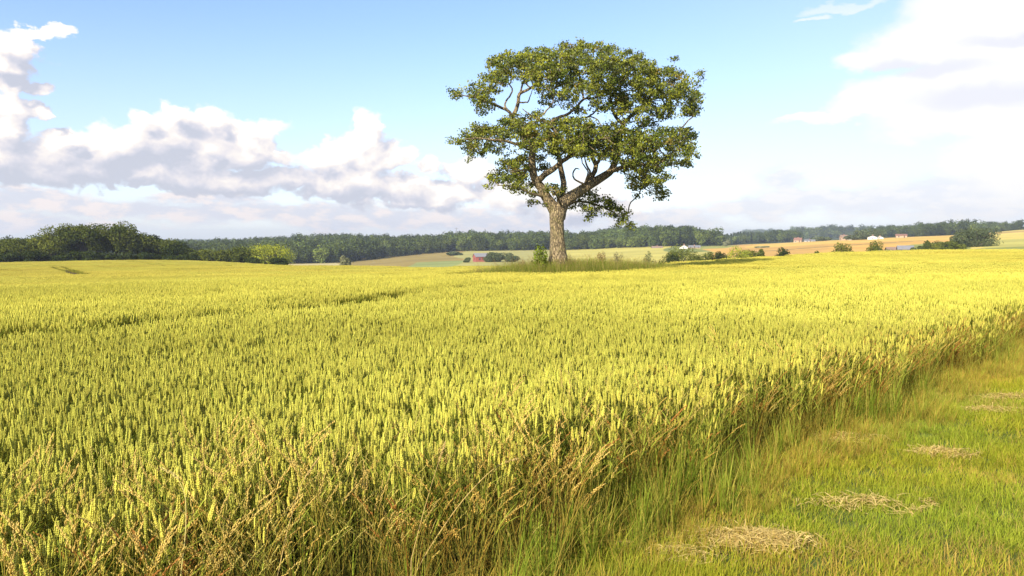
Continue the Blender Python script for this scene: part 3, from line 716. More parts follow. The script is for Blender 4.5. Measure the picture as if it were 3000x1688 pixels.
def lone_stalk(pts_px, rads, label, head_from, name='grass_stalk', colr=(0.50, 0.36, 0.13)):
    P_ = np.array([at(a, b, r) for a, b, r in pts_px]); t = np.linspace(0, 1, len(P_)); tt = np.linspace(0, 1, 24)
    Q = np.stack([np.interp(tt, t, P_[:, i]) for i in range(3)], 1)
    for _ in range(3): Q[1:-1] = (Q[:-2] + 2 * Q[1:-1] + Q[2:]) / 4
    z0 = float(height(Q[0, 0], Q[0, 1])); Q[0, 2] = z0
    root = bpy.data.objects.new(name, None); sc.collection.objects.link(root); root.location = Q[0]
    rg = np.random.default_rng(len(label)); acc = Acc(); tube(acc, Q - Q[0], np.linspace(rads, rads * .45, 24), 5, colr)
    obj_of('stem', acc.mesh('stem', M_HAY), root)
    acc = Acc(); k0 = int(head_from * 23)
    for i in range(70):
        u = rg.uniform(k0, 22.99); k_ = int(u); p = Q[k_] * (1 - u + k_) + Q[k_ + 1] * (u - k_); ax = Q[k_ + 1] - Q[k_]; ax /= np.linalg.norm(ax)
        s = rg.normal(size=3); s /= np.linalg.norm(s); e1 = np.cross(ax, s); e1 /= np.linalg.norm(e1); dn = ax + .5 * s; dn /= np.linalg.norm(dn)
        acc.add(p - Q[0] + s * 0.006 * rg.random() + OCT @ np.stack([e1 * .0026, np.cross(dn, e1) * .0026, dn * .008]), OCF, np.array(colr) * rg.uniform(.8, 1.25))
    obj_of('seed_head', acc.mesh('seed_head', M_HAY), root)
    tag(root, label, 'grass stalk', 'single seeding stalks rising from the verge')
lone_stalk([(1195, 1720, 3.9), (1260, 1600, 3.95), (1350, 1470, 4.0), (1430, 1385, 4.05), (1475, 1355, 4.1), (1520, 1343, 4.12)], 0.0032, 'longest brown grass stalk leaning right with a drooping seed head', 0.78)
lone_stalk([(1200, 1660, 3.7), (1235, 1520, 3.8), (1270, 1400, 3.9), (1305, 1295, 3.95)], 0.0022, 'straight pale stalk standing left of the longest leaning stalk', 0.85)
lone_stalk([(800, 1750, 3.4), (840, 1560, 3.5), (880, 1420, 3.6), (935, 1340, 3.6)], 0.0024, 'tawny stalk bending right among the brown grasses at lower left', 0.75)
lone_stalk([(520, 1760, 3.3), (545, 1560, 3.4), (545, 1450, 3.45), (515, 1390, 3.5), (470, 1372, 3.5)], 0.0026, 'yellow stalk hooked over to the left at lower left', 0.7, colr=(0.55, 0.45, 0.15))

# ------------------------------------------------------------------ leaves
def leaf_quads(P, size, rg, col, up=0.35, aspect=0.75, out=None, k=1.2):
    """P (n,3) centres, size (n,), col (n,3): n bent leaf faces"""
    n_ = len(P); nr = rg.normal(size=(n_, 3)); nr[:, 2] += up * 2
    if out is not None: nr = nr * .55 + out * k
    nr /= np.linalg.norm(nr, axis=1)[:, None]
    t = rg.normal(size=(n_, 3)); a = np.cross(nr, t); a /= np.linalg.norm(a, axis=1)[:, None] + 1e-9; b = np.cross(nr, a)
    s = np.asarray(size)[:, None] * 0.5
    V = np.stack([P - a * s, P - b * s * aspect + nr * s * .25, P + a * s, P + b * s * aspect + nr * s * .25], 1).reshape(-1, 3)
    F = np.arange(n_ * 4).reshape(n_, 4)
    return V, F, np.repeat(col, 4, 0)

# ------------------------------------------------------------------ the oak
def build_oak():
    rg = np.random.default_rng(3); D0_ = 42.0
    root = bpy.data.objects.new('oak_tree', None); sc.collection.objects.link(root)
    gz = float(height(TREE[0], TREE[1])); root.location = (TREE[0], TREE[1], gz); O = np.array([TREE[0], TREE[1], gz])
    tag(root, 'solitary old oak with wide flat topped crown standing alone in the wheat', 'oak')
    def P3(px, py, d=0.0): return at(px, py, D0_ + d)
    limbs = [
     # trunk
     ([(1636,786,0),(1636,760,0),(1635,740,0),(1634,710,0),(1633,680,0),(1632,650,0),(1634,628,0),(1634,608,0)], [.60,.51,.435,.395,.375,.39,.44,.39]),
     # left limb up
     ([(1636,640,0),(1619,606,0),(1600,578,-.1),(1586,551,-.2),(1568,527,-.4),(1560,495,-.6),(1558,464,-.7),(1561,432,-.7),(1552,400,-.7),(1530,370,-.6),(1503,348,-.4),(1512,322,-.3),(1518,300,-.2),(1522,276,0),(1545,263,.1),(1585,238,.2)], [.36,.31,.27,.24,.22,.205,.185,.16,.14,.12,.11,.10,.09,.085,.075,.04]),
     ([(1503,348,-.4),(1488,325,-.6),(1458,311,-.8),(1423,297,-1),(1385,283,-1.1),(1345,276,-1.2)], [.09,.08,.065,.05,.04,.02]),
     ([(1488,325,-.6),(1478,304,-.2),(1500,268,.3),(1492,248,.5),(1470,225,.8)], [.06,.05,.045,.035,.02]),
     ([(1518,300,-.2),(1545,300,-.5),(1550,285,-.7),(1560,262,-1)], [.05,.04,.03,.02]),
     # branch rising right off the left limb
     ([(1572,532,-.3),(1598,511,-.8),(1624,492,-1.2),(1649,473,-1.2),(1678,454,-1.2),(1700,430,-1.1),(1715,400,-1.0)], [.18,.155,.135,.12,.105,.08,.05]),
     # right limb
     ([(1636,640,0),(1645,606,0),(1664,583,0),(1694,563,.1),(1726,543,.2),(1757,524,.3),(1789,502,.5),(1802,473,.6),(1810,440,.6),(1816,400,.5),(1826,364,.4),(1847,342,.4),(1866,323,.4),(1900,297,.5),(1935,284,.6),(1980,262,.8)], [.36,.34,.31,.27,.24,.215,.19,.16,.14,.12,.11,.09,.08,.065,.05,.03]),
     ([(1826,364,.4),(1803,342,.2),(1793,306,0),(1788,280,-.1),(1795,240,-.2)], [.10,.085,.07,.05,.03]),
     ([(1789,502,.5),(1830,490,.1),(1872,482,-.4),(1915,488,-1),(1950,470,-1.4)], [.13,.11,.08,.06,.03]),
     # middle stems
     ([(1708,552,.1),(1738,513,.8),(1745,486,1.2),(1738,464,1.5),(1728,425,1.9),(1715,385,2.1),(1690,350,2.2)], [.15,.14,.13,.12,.10,.08,.06]),
     ([(1712,545,-.1),(1706,537,-.3),(1682,524,-.5),(1676,507,-.6),(1684,495,-.7),(1697,497,-1.0)], [.075,.055,.045,.042,.036,.02]),
     ([(1714,540,0),(1720,523,-.4),(1730,505,-.7),(1718,482,-1),(1712,455,-1.2)], [.08,.07,.06,.05,.03]),
     ([(1716,530,-.3),(1722,505,-.4),(1708,478,-.3),(1704,446,-.2)], [.045,.04,.03,.02]),
     # upper middle
     ([(1678,454,-1.2),(1650,410,-1.0),(1612,366,-.9),(1637,343,-1),(1662,336,-.9),(1691,311,-.7),(1710,292,-.5),(1740,288,-.3),(1760,262,-.2)], [.08,.085,.085,.08,.075,.07,.06,.045,.025]),
     ([(1612,366,-1.2),(1574,346,-1.4),(1557,336,-1.5),(1530,318,-1.6)], [.06,.05,.035,.02]),
     ([(1574,346,-1.4),(1598,330,-1.3),(1620,300,-1.2),(1622,262,-1.1)], [.05,.045,.035,.02]),
     ([(1625,364,-1),(1662,351,-.4),(1700,347,0),(1728,341,.3),(1752,320,.5),(1780,300,.8)], [.06,.06,.055,.05,.04,.02]),
     ([(1728,341,.3),(1750,350,0),(1764,368,-.2)], [.04,.03,.025]),
     # low hanging branches
     ([(1648,606,.4),(1690,592,1.0),(1740,598,1.5),(1790,618,1.9),(1832,652,2.1)], [.08,.07,.055,.04,.02]),
     ([(1600,580,-.1),(1570,570,-.6),(1540,560,-1),(1500,548,-1.3),(1455,545,-1.4)], [.08,.065,.05,.035,.02]),
     ([(1560,495,-.6),(1525,500,-1),(1495,505,-1.4)], [.08,.05,.03]),
     ([(1645,604,-.3),(1630,575,-1.2),(1622,560,-1.8)], [.07,.05,.03]),
     ([(1560,440,-.7),(1510,420,-1.2),(1440,408,-1.6),(1370,408,-2)], [.10,.08,.06,.03]),
     ([(1816,400,.5),(1880,410,.2),(1950,420,-.2),(2010,415,-.5)], [.10,.08,.06,.03]),
     # unseen side: limbs going back and forward through the crown
     ([(1640,600,.2),(1650,540,1.4),(1640,470,2.6),(1620,410,3.4),(1600,370,4)], [.2,.17,.14,.11,.07]),
     ([(1745,486,1.2),(1780,430,2.4),(1820,390,3.4),(1850,380,4.2)], [.10,.09,.07,.04]),
     ([(1700,430,-1.1),(1740,412,-2),(1790,402,-3)], [.06,.05,.03]),
     ([(1522,276,0),(1540,230,1.0),(1570,200,2.2)], [.06,.05,.03]),
     ([(1710,292,-.5),(1700,240,.6),(1690,190,1.4)], [.06,.05,.03]),
     ([(1788,280,-.1),(1830,240,1.2),(1850,205,2.2)], [.06,.05,.03]),
    ]
    acc = Acc(); nodes = []; nrad = []
    for pts, rad in limbs:
        A = np.array([P3(*p) for p in pts]); m_ = len(A)
        # catmull-rom
        ext = np.concatenate([[2 * A[0] - A[1]], A, [2 * A[-1] - A[-2]]]); Q = []; RQ = []
        for i in range(m_ - 1):
            p0, p1, p2, p3 = ext[i:i + 4]; seg = max(2, int(np.linalg.norm(p2 - p1) / 0.12))
            for t in np.arange(seg) / seg:
                Q.append(0.5 * ((2 * p1) + (-p0 + p2) * t + (2 * p0 - 5 * p1 + 4 * p2 - p3) * t ** 2 + (-p0 + 3 * p1 - 3 * p2 + p3) * t ** 3)); RQ.append(rad[i] * (1 - t) + rad[i + 1] * t)
        Q.append(A[-1]); RQ.append(rad[-1]); Q = np.array(Q); RQ = np.array(RQ)
        wob = rg.normal(size=Q.shape); k = np.ones(5) / 5
        wob = np.stack([np.convolve(wob[:, i], k, mode='same') for i in range(3)], 1) * (0.04 if rad[0] < 0.3 else 0.012)
        wob[:3] = 0; Q = Q + wob
        sides = 18 if rad[0] > .3 else (10 if rad[0] > .12 else 6)
        lump = 1 + 0.06 * np.convolve(rg.normal(size=len(RQ)), k, mode='same')
        RQ2 = RQ * lump
        n0 = acc.n; tube(acc, Q - O, RQ2, sides, (0.2, 0.2, 0.2), rough=0.0)
        if rad[0] > .5:   # root flare and fluting on the trunk
            V = acc.V[-1]; V2 = V.reshape(len(Q), sides, 3); c = (Q - O)[:, None]; th = np.linspace(0, 2 * np.pi, sides, endpoint=False)
            hgt = V2[..., 2:3]; fl = 1 + (0.16 * np.exp(-np.maximum(hgt, 0) / .45) + .035) * np.sin(th * 5 + .7)[None, :, None]
            acc.V[-1] = (c + (V2 - c) * fl).reshape(-1, 3)
        nodes.append(Q[::2]); nrad.append(RQ[::2])
    nodes = np.concatenate(nodes); limb_n = len(nodes)
    # foliage masses
    cl = [ # upper dome
     (1462,205,46,40),(1440,240,40,32),(1500,188,45,38),(1535,200,48,45),(1580,170,45,36),(1615,190,50,45),(1660,160,42,34),(1700,160,48,38),(1712,134,14,18),(1560,158,14,10),(1455,172,10,12),(1775,142,14,10),(1750,165,48,40),(1790,175,50,42),
     (1840,185,48,40),(1880,205,48,42),(1930,225,46,38),(1975,240,44,40),(2015,262,34,38),(2035,300,22,38),(2050,225,12,18),(1975,180,8,14),(1985,300,48,40),
     (1590,225,50,34),(1650,215,48,34),(1710,225,50,36),(1770,235,52,42),(1830,250,52,45),(1890,260,52,44),(1940,285,45,40),
     (1415,262,30,22),(1378,262,32,20),(1345,275,22,14),(1400,285,30,20),(1430,305,36,22),(1412,322,22,12),
     (1600,270,26,16),(1640,265,38,24),(1665,295,26,20),(1610,300,26,16),(1700,262,44,28),(1755,270,42,30),(1800,300,48,32),(1850,305,50,36),(1900,325,50,26),(1945,330,26,20),(1760,310,28,14),(1830,340,34,16),(1880,350,30,14),(1905,365,26,12),(2010,330,22,14),(1700,320,22,10),(1570,335,22,10),
     # lower storey
     (1500,355,34,22),(1530,362,38,26),(1400,385,46,22),(1350,408,18,10),(1322,412,8,6),(1378,415,36,20),(1430,400,48,30),(1480,385,42,32),(1520,400,45,34),(1570,385,42,32),(1610,385,44,34),(1655,385,44,38),(1700,380,44,36),(1745,395,48,36),(1790,400,48,40),
     (1840,405,48,40),(1890,410,44,38),(1935,410,40,34),(1975,400,38,30),(2010,400,26,24),(2020,430,18,16),(2040,450,12,12),(1990,450,34,32),(2010,480,18,16),(1630,425,46,28),(1700,430,50,30),(1770,440,50,34),(1835,450,52,40),(1890,465,46,42),(1940,460,40,40),
     (1390,440,28,18),(1370,460,14,14),(1410,455,16,12),(1450,430,32,16),(1560,430,30,22),
     (1830,490,26,16),(1870,505,40,32),(1920,510,34,28),(1900,545,28,22),(1935,560,20,20),(1860,540,16,18),(1938,580,10,10),(1960,520,14,16),(1650,447,30,16),(1700,446,32,16),(1745,455,30,18),(1615,440,24,14),(1680,425,32,18),(1865,570,8,8),
     # left underside
     (1510,465,34,24),(1490,490,34,28),(1525,500,34,30),(1500,530,32,24),(1450,520,22,16),(1435,545,14,12),(1535,545,30,20),(1560,588,18,10),(1555,565,20,10),(1500,560,18,10),(1585,470,16,14),(1590,490,18,12),
     (1620,552,22,15),(1640,565,18,12),(1605,560,12,10),(1600,598,8,5),
     # hanging to the right of the trunk
     (1700,570,26,12),(1730,562,20,12),(1712,600,30,16),(1755,592,32,20),(1790,598,20,12),(1750,622,22,12),(1800,620,28,18),(1835,632,18,14),(1825,655,20,10),(1855,655,10,10),(1845,668,6,6),(1675,606,14,8),(1720,636,14,6)]
    # sparse tufts along the middle of the crown
    targets = []; leaves = []; lsz = []; shade = []
    for (px, py, rx, ry) in cl:
        big = rx > 28
        half = math.sqrt(max(0.05, 1 - ((px - 1690) / 380.) ** 2)) * 3.5 * (1.0 if py < 480 else .55)
        if py > 540: half = 1.2
        front = -1.9 if (px, py) in ((1650, 447), (1700, 446), (1745, 455), (1615, 440), (1680, 425)) else 0
        if (px, py) in ((1650, 447), (1700, 446), (1745, 455), (1615, 440)): half = .3
        nsub = 3 if big else (2 if rx > 15 else 1)
        for s in range(nsub):
            d = front + (rg.uniform(-half, half) if big else rg.uniform(-half, half) * .6)
            if 540 < py and px > 1660: d = 1.0 + (px - 1680) / 150. + rg.normal(0, .25)
            nt = max(3, int(rx * ry / (125. if not 250 < py < 350 else 190.))) if big else max(2, int(rx * ry / 70))
            for q in range(nt):
                a = rg.uniform(0, 6.28); k_ = math.sqrt(rg.random())
                c = P3(px + rx * k_ * math.cos(a), py + ry * k_ * math.sin(a), d + rg.normal(0, .45))
                targets.append(c)
    targets = np.array(targets); print('oak targets', len(targets))
    # grow twigs from the nearest wood to every tuft
    par = -np.ones(len(nodes), int)
    cap = 60000; N = np.zeros((cap, 3)); N[:len(nodes)] = nodes; PA = -np.ones(cap, int); n_ = len(nodes); tips = []
    d0 = np.array([np.min(np.linalg.norm(nodes - t, axis=1)) for t in targets])
    for ti in np.argsort(d0):
        t = targets[ti]; dd = np.linalg.norm(N[:n_] - t, axis=1)
        j = int(np.argmin(dd)); L = dd[j]; steps = max(1, int(L / 0.16)); p = N[j]; prev = j
        side = rg.normal(size=3) * L * 0.10
        for s in range(1, steps + 1):
            u = s / steps; q = p * (1 - u) + t * u + side * math.sin(math.pi * u) + np.array([0, 0, -.08 * L * math.sin(math.pi * u)]) + rg.normal(0, .018, 3) * (s < steps)
            N[n_] = q; PA[n_] = prev; prev = n_; n_ += 1
        tips.append(prev)
    cnt = np.zeros(n_); cnt[tips] = 1
    for i in range(n_ - 1, limb_n - 1, -1): cnt[PA[i]] += cnt[i]
    rad = 0.0085 * np.maximum(cnt, 1) ** 0.45
    kids = {}
    for i in range(limb_n, n_): kids.setdefault(PA[i], []).append(i)
    stack = [(p_, c_) for p_ in kids if p_ < limb_n for c_ in kids[p_]]
    while stack:
        p_, c_ = stack.pop(); chain = [p_, c_]
        while kids.get(chain[-1]):
            ks = sorted(kids[chain[-1]], key=lambda k: -cnt[k])
            for k in ks[1:]: stack.append((chain[-1], k))
            chain.append(ks[0])
        pts = N[chain] - O; rr = rad[chain].copy(); rr[0] = rr[1]
        if len(pts) > 4 and rr.max() < .015: pts = np.concatenate([pts[::2], pts[-1:]]); rr = np.concatenate([rr[::2], rr[-1:]])
        tube(acc, pts, rr, 4, (0.2, 0.2, 0.2))
    obj_of('trunk', acc.mesh('oak_wood', M_BARK, smooth=True), root)
    # leaves round the last stretch of every twig
    LP = []; LS = []; LC = []; LO = []
    for tnode in tips:
        m_ = rg.integers(22, 48); c = N[tnode]
        sg = np.array([.145, .145, .09]) * rg.uniform(.7, 1.3)
        p = c + np.clip(rg.normal(size=(m_, 3)), -1.7, 1.7) * sg
        LO.append((p - c) / .15); LP.append(p); LS.append(rg.uniform(.075, .15, m_))
        g = rg.random(); cc = lerp((0.065, 0.095, 0.013), (0.245, 0.255, 0.026), g)
        if rg.random() < .035: cc = np.array((0.22, 0.17, 0.03))
        LC.append(cc[None] * rg.uniform(.75, 1.3, (m_, 1)))
    # stray leaves along twigs
    idx = rg.integers(limb_n, n_, 3000); idx = idx[rad[idx] < .03]; LO.append(np.zeros((len(idx), 3))); LP.append(N[idx] + rg.normal(size=(len(idx), 3)) * .07); LS.append(rg.uniform(.08, .12, len(idx))); LC.append(np.tile((0.10, 0.125, 0.02), (len(idx), 1)))
    LP = np.concatenate(LP); LS = np.concatenate(LS); LC = np.concatenate(LC); print('oak leaves', len(LP))
    V, F, C = leaf_quads(LP - O, LS, rg, LC, up=.25, out=np.concatenate(LO), k=.7)
    obj_of('crown', mesh_np('oak_leaves', V, [F], M_LEAF, C), root)
build_oak()

# ------------------------------------------------------------------ other trees and shrubs
def tree_parts(seed, w, h, n_leaf, leaf, c0, c1, trunk=.18, lobes=14, bushy=False, conifer=False, gap=.0, lobe=.33):
    """unit description -> (wood mesh, crown mesh); base at the origin"""
    rg = np.random.default_rng(seed); acc = Acc(); z0 = h * trunk
    cz = (h + z0) / 2; rz = (h - z0) / 2
    if bushy: cz = h * .42; rz = h * .56
    L = []
    for i in range(lobes):
        if conifer:
            t = (i + .5) / lobes; rr = w / 2 * (1 - t) * .75; a = i * 2.4
            L.append((rr * math.cos(a) * .5, rr * math.sin(a) * .5, z0 + (h - z0) * t, (w / 2) * (1 - t * .85) * .75, (h - z0) / lobes * 1.3)); continue
        v = rg.normal(size=3); v /= np.linalg.norm(v); k = rg.uniform(.45, .74)
        if bushy: v[2] = max(v[2], -.55)
        q = rg.uniform(lobe * .75, lobe * 1.25)
        L.append((v[0] * k * w / 2 * 1.15, v[1] * k * w / 2 * 1.15, cz + v[2] * k * rz * 1.1, q * w / 2 * 1.25, q * rz * 1.2))
    tube(acc, [(0, 0, -h * .03), (0.01 * w, 0, z0 * .5), (0, 0.01 * w, z0), (0, 0, cz)], [w * .035, w * .028, w * .026, w * .015], 7, (0.1, 0.08, 0.06))
    for (x, y, z, a, b) in L:
        if z > z0: tube(acc, [(0, 0, z0 * .9), (x * .45, y * .45, z0 + (z - z0) * .5), (x, y, z)], [w * .016, w * .011, w * .005], 4, (0.1, 0.08, 0.06))
    LP = []; LC = []; LO = []; per = n_leaf // len(L)
    for (x, y, z, a, b) in L:
        v = rg.normal(size=(per, 3)); v /= np.linalg.norm(v, axis=1)[:, None]; k = rg.uniform(.3, 1.06, per) ** .5
        p = v * k[:, None] * [a, a, b] + [x, y, z]
        # ragged: knock out random cells
        cell = vnoise(p[:, 0] + p[:, 2] * .7 + 50, p[:, 1] - p[:, 2] * .5 + 50, w * .09, seed)
        LO.append(v[cell > gap]); p = p[cell > gap]; g = rg.random() * .7 + rg.random(len(p)) * .3
        LP.append(p); LC.append(np.array(c0)[None] * (1 - g[:, None]) + np.array(c1)[None] * g[:, None])
    LP = np.concatenate(LP); LO = np.concatenate(LO); LC = np.concatenate(LC) * rg.uniform(.8, 1.2, (len(LP), 1))
    LP[:, 2] = np.maximum(LP[:, 2], .02 * h)
    V, F, C = leaf_quads(LP, np.full(len(LP), leaf) * rg.uniform(.7, 1.4, len(LP)), rg, LC, up=.15, aspect=.85, out=LO, k=.9)
    return acc.mesh('wood', M_BARK2), (V, F, C)
def leafy(name, cat, px, top, wpx, r, label, style, seed, group=None, trunk=.18, leaf=None, n_leaf=2600, lobes=14, gap=.25, bushy=False, wood='trunk', lobe=.33, base_z=None, depth=1.0):
    p = at(px, top, r); gz = float(height(p[0], p[1])) if base_z is None else base_z; h = max(.5, p[2] - gz); w = wpx / F0 * r
    c0, c1 = style; leaf = leaf or r / 788. * 1.25
    wm, (V, F, C) = tree_parts(seed, w, h, n_leaf, leaf, c0, c1, trunk, lobes, bushy, gap=gap, lobe=lobe)
    root = bpy.data.objects.new(name, None); sc.collection.objects.link(root); root.location = (p[0], p[1], gz)
    tag(root, label, cat, group)
    wm.materials.clear(); wm.materials.append(M_BARK2)
    obj_of(wood, wm, root); obj_of('crown', mesh_np('crown', V, [F], M_TREE, C), root)
    return root
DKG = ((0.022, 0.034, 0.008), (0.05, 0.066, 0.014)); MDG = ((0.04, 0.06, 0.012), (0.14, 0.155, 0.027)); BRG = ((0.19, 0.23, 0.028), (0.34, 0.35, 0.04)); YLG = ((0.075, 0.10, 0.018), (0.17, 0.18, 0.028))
PAL = ((0.16, 0.17, 0.09), (0.25, 0.25, 0.14)); GRY = ((0.06, 0.08, 0.035), (0.12, 0.14, 0.06))
GH = 'trees of the hedgerow at the left end of the wheat'
row = [ # px, top, width, range, style, trunk, label
 (14, 699, 96, 250, MDG, .2, 'hedgerow tree cut by the left border of the photo'),
 (62, 694, 74, 254, MDG, .22, 'low rounded tree second from the left border'),
 (106, 711, 52, 258, DKG, .1, 'short dark tree filling the dip left of the tall group'),
 (152, 668, 78, 250, YLG, .2, 'broad tree at the left shoulder of the tall group, lit olive on its left'),
 (198, 662, 66, 253, MDG, .24, 'tree just right of the left shoulder of the tall group'),
 (242, 657, 70, 251, MDG, .26, 'tall hedgerow tree over the brightest sky gap between trunks'),
 (286, 654, 76, 252, MDG, .26, 'tallest crown of the group with dark trunk in its middle'),
 (338, 662, 52, 255, DKG, .26, 'narrower tree in the notch between the two highest crowns'),
 (364, 655, 66, 250, MDG, .22, 'second highest crown, right of the notch in the tall group'),
 (412, 677, 60, 252, MDG, .2, 'tree stepping down right of the second highest crown'),
 (448, 690, 52, 256, DKG, .15, 'dark tree between the stepping down tree and the right end'),
 (484, 697, 60, 252, MDG, .12, 'tree with pale lit top near the right end of the tall group'),
 (514, 704, 58, 249, DKG, .06, 'rounded dark tree closing the tall group on the right')]
for i, (px, top, w, r, st, tr, lb) in enumerate(row):
    leafy('hedgerow_tree', 'tree', px, top, w * 1.25, r, lb, st, 500 + i, GH, tr, n_leaf=5600, lobes=24, gap=.1, leaf=.4, lobe=.36)
low = [(575, 730, 52, MDG, 'low olive shrub at the left of the lower hedge'), (610, 722, 56, YLG, 'pale topped shrub second in the lower hedge'), (655, 733, 56, MDG, 'mid green shrub under the wooded skyline dip'),
       (700, 718, 62, MDG, 'taller green shrub left of the bright yellow green one'), (783, 707, 112, BRG, 'bright yellow green round tree at the end of the lower hedge'), (738, 754, 46, DKG, 'dark low shrub in front of the bright round tree'), (815, 757, 44, DKG, 'dark low shrub under the right side of the bright round tree')]
for i, (px, top, w, st, lb) in enumerate(low):
    leafy('hedge_shrub', 'shrub', px, top, w * 1.12, 246 - (5 if top > 740 else 0), lb, st, 540 + i, 'shrubs of the lower hedge right of the tall trees', .02, n_leaf=4200, lobes=22, gap=.06, bushy=True, leaf=.4, wood='stem', lobe=.4)
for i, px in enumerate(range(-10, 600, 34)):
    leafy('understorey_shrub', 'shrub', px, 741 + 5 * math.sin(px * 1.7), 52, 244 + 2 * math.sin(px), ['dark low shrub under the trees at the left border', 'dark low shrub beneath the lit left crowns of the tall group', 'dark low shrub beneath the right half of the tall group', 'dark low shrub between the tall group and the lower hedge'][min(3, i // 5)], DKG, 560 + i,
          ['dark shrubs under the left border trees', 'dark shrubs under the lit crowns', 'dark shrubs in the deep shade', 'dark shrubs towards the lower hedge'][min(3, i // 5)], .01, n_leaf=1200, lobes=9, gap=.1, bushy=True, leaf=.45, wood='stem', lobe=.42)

GF = 'shrubs and small trees beyond the far rim of the wheat'
rim = [ # px, top, width, range, style, label
 (1010, 749, 27, 300, PAL, 'pale grey green small tree at the foot of the wooded hill'),
 (1331, 738, 34, 680, GRY, 'dark bush where the tan field meets the wood'),
 (1372, 757, 22, 470, GRY, 'small round bush left of the red barn'),
 (1434, 742, 34, 470, GRY, 'grey green tree nearest the roof of the red barn'),
 (1462, 735, 48, 472, GRY, 'largest of the trees right of the red barn'),
 (1496, 743, 34, 468, GRY, 'last tree in the clump right of the red barn'),
 (2003, 722, 74, 250, YLG, 'brownish green bush with high left top, first right of the yellow field'),
 (1968, 745, 44, 248, DKG, 'low dark bush under the left side of the brownish bush'),
 (2060, 735, 68, 250, MDG, 'long low green bush right of the brownish bush'),
 (2112, 737, 44, 250, DKG, 'dark ragged bush standing alone in a gap of the rim'),
 (2172, 722, 66, 250, BRG, 'brightest green bush with two tops on the wheat rim'),
 (2200, 733, 50, 252, MDG, 'dull green bush touching the brightest bush on its right'),
 (2229, 732, 27, 250, MDG, 'narrow bush right of the brightest green bush'),
 (2291, 732, 34, 250, DKG, 'small dark bush leaning right before the orange field'),
 (2395, 737, 24, 255, YLG, 'tiny bush on the wheat rim before the orange field'),
 (2474, 714, 52, 255, YLG, 'rounded bush with open left side in the orange field'),
 (2569, 711, 38, 262, YLG, 'upright pale green bush right of the rounded bush'),
 (2598, 731, 36, 255, PAL, 'flat pale bush leading to the grey shed'),
 (2684, 722, 30, 250, GRY, 'bush against the right end of the grey shed'),
 (2710, 702, 26, 330, MDG, 'narrow dark bush on the green slope'),
 (2750, 706, 50, 332, YLG, 'wide light green bush on the green slope'),
 (2793, 709, 46, 328, MDG, 'low bush between the slope bushes and the big round tree'),
 (2815, 684, 44, 405, GRY, 'shoulder tree on the left of the big round tree'),
 (2866, 666, 96, 395, GRY, 'big dark round tree on the yellow hillside'),
 (2540, 671, 66, 780, GRY, 'large dark tree left of the white gables on the ridge'),
 (2504, 684, 36, 790, GRY, 'smaller tree in front of the large ridge tree'),
 (2405, 692, 42, 900, GRY, 'dark tree right of the red roofed farmhouse'),
 (2235, 722, 30, 600, PAL, 'grey bush at the edge of the orange field'),
 (2130, 703, 16, 800, PAL, 'slim pale tree in front of the conifers')]
for i, (px, top, w, r, st, lb) in enumerate(rim):
    leafy('rim_tree' if top < 730 else 'rim_bush', 'tree' if top < 730 else 'bush', px, top, w * 1.15, r, lb, st, 620 + i, GF, .05 if w < 60 else .03, n_leaf=(6000 if w > 90 else 3200), lobes=(24 if w > 90 else 14) if w > 30 else 9, gap=.06, bushy=True, leaf=max(.22, r / 788. * 1.1), wood='stem', lobe=.42)

# plants on the mound
leafy('elder_bush', 'bush', 1583, 711, 48, 41.3, 'leafy green elder bush with cream flowers against the left of the oak trunk', ((0.07, 0.11, 0.014), (0.20, 0.25, 0.03)), 705, None, .02, n_leaf=2600, lobes=16, gap=.2, bushy=True, leaf=.085, wood='stem', lobe=.42)
leafy('dock_plant', 'weed', 1758, 733, 34, 42.5, 'rusty brown seeding weed right of the oak trunk', ((0.22, 0.15, 0.07), (0.36, 0.25, 0.12)), 701, None, .1, n_leaf=1100, lobes=9, gap=.3, leaf=.05, wood='stem', lobe=.35)
leafy('dock_plant', 'weed', 1812, 733, 36, 42.6, 'grey brown feathery weed between the rusty one and the pale shrub', ((0.20, 0.19, 0.10), (0.32, 0.27, 0.15)), 702, None, .1, n_leaf=1000, lobes=9, gap=.35, leaf=.05, wood='stem', lobe=.35)
leafy('young_shrub', 'shrub', 1902, 737, 42, 45.5, 'pale green feathery shrub at the right tail of the mound', ((0.14, 0.16, 0.07), (0.24, 0.25, 0.12)), 703, None, .1, n_leaf=1300, lobes=10, gap=.3, leaf=.06, wood='stem', lobe=.36)
leafy('young_shrub', 'shrub', 1940, 755, 22, 46, 'tiny dark shrub just right of the pale feathery one', DKG, 704, None, .1, n_leaf=400, lobes=6, gap=.2, leaf=.06, wood='stem', lobe=.4)
leafy('dock_plant', 'weed', 1528, 750, 22, 42.2, 'thin brown weed left of the elder bush', ((0.24, 0.18, 0.08), (0.34, 0.26, 0.12)), 705, None, .1, n_leaf=350, lobes=7, gap=.3, leaf=.05, wood='stem', lobe=.35)

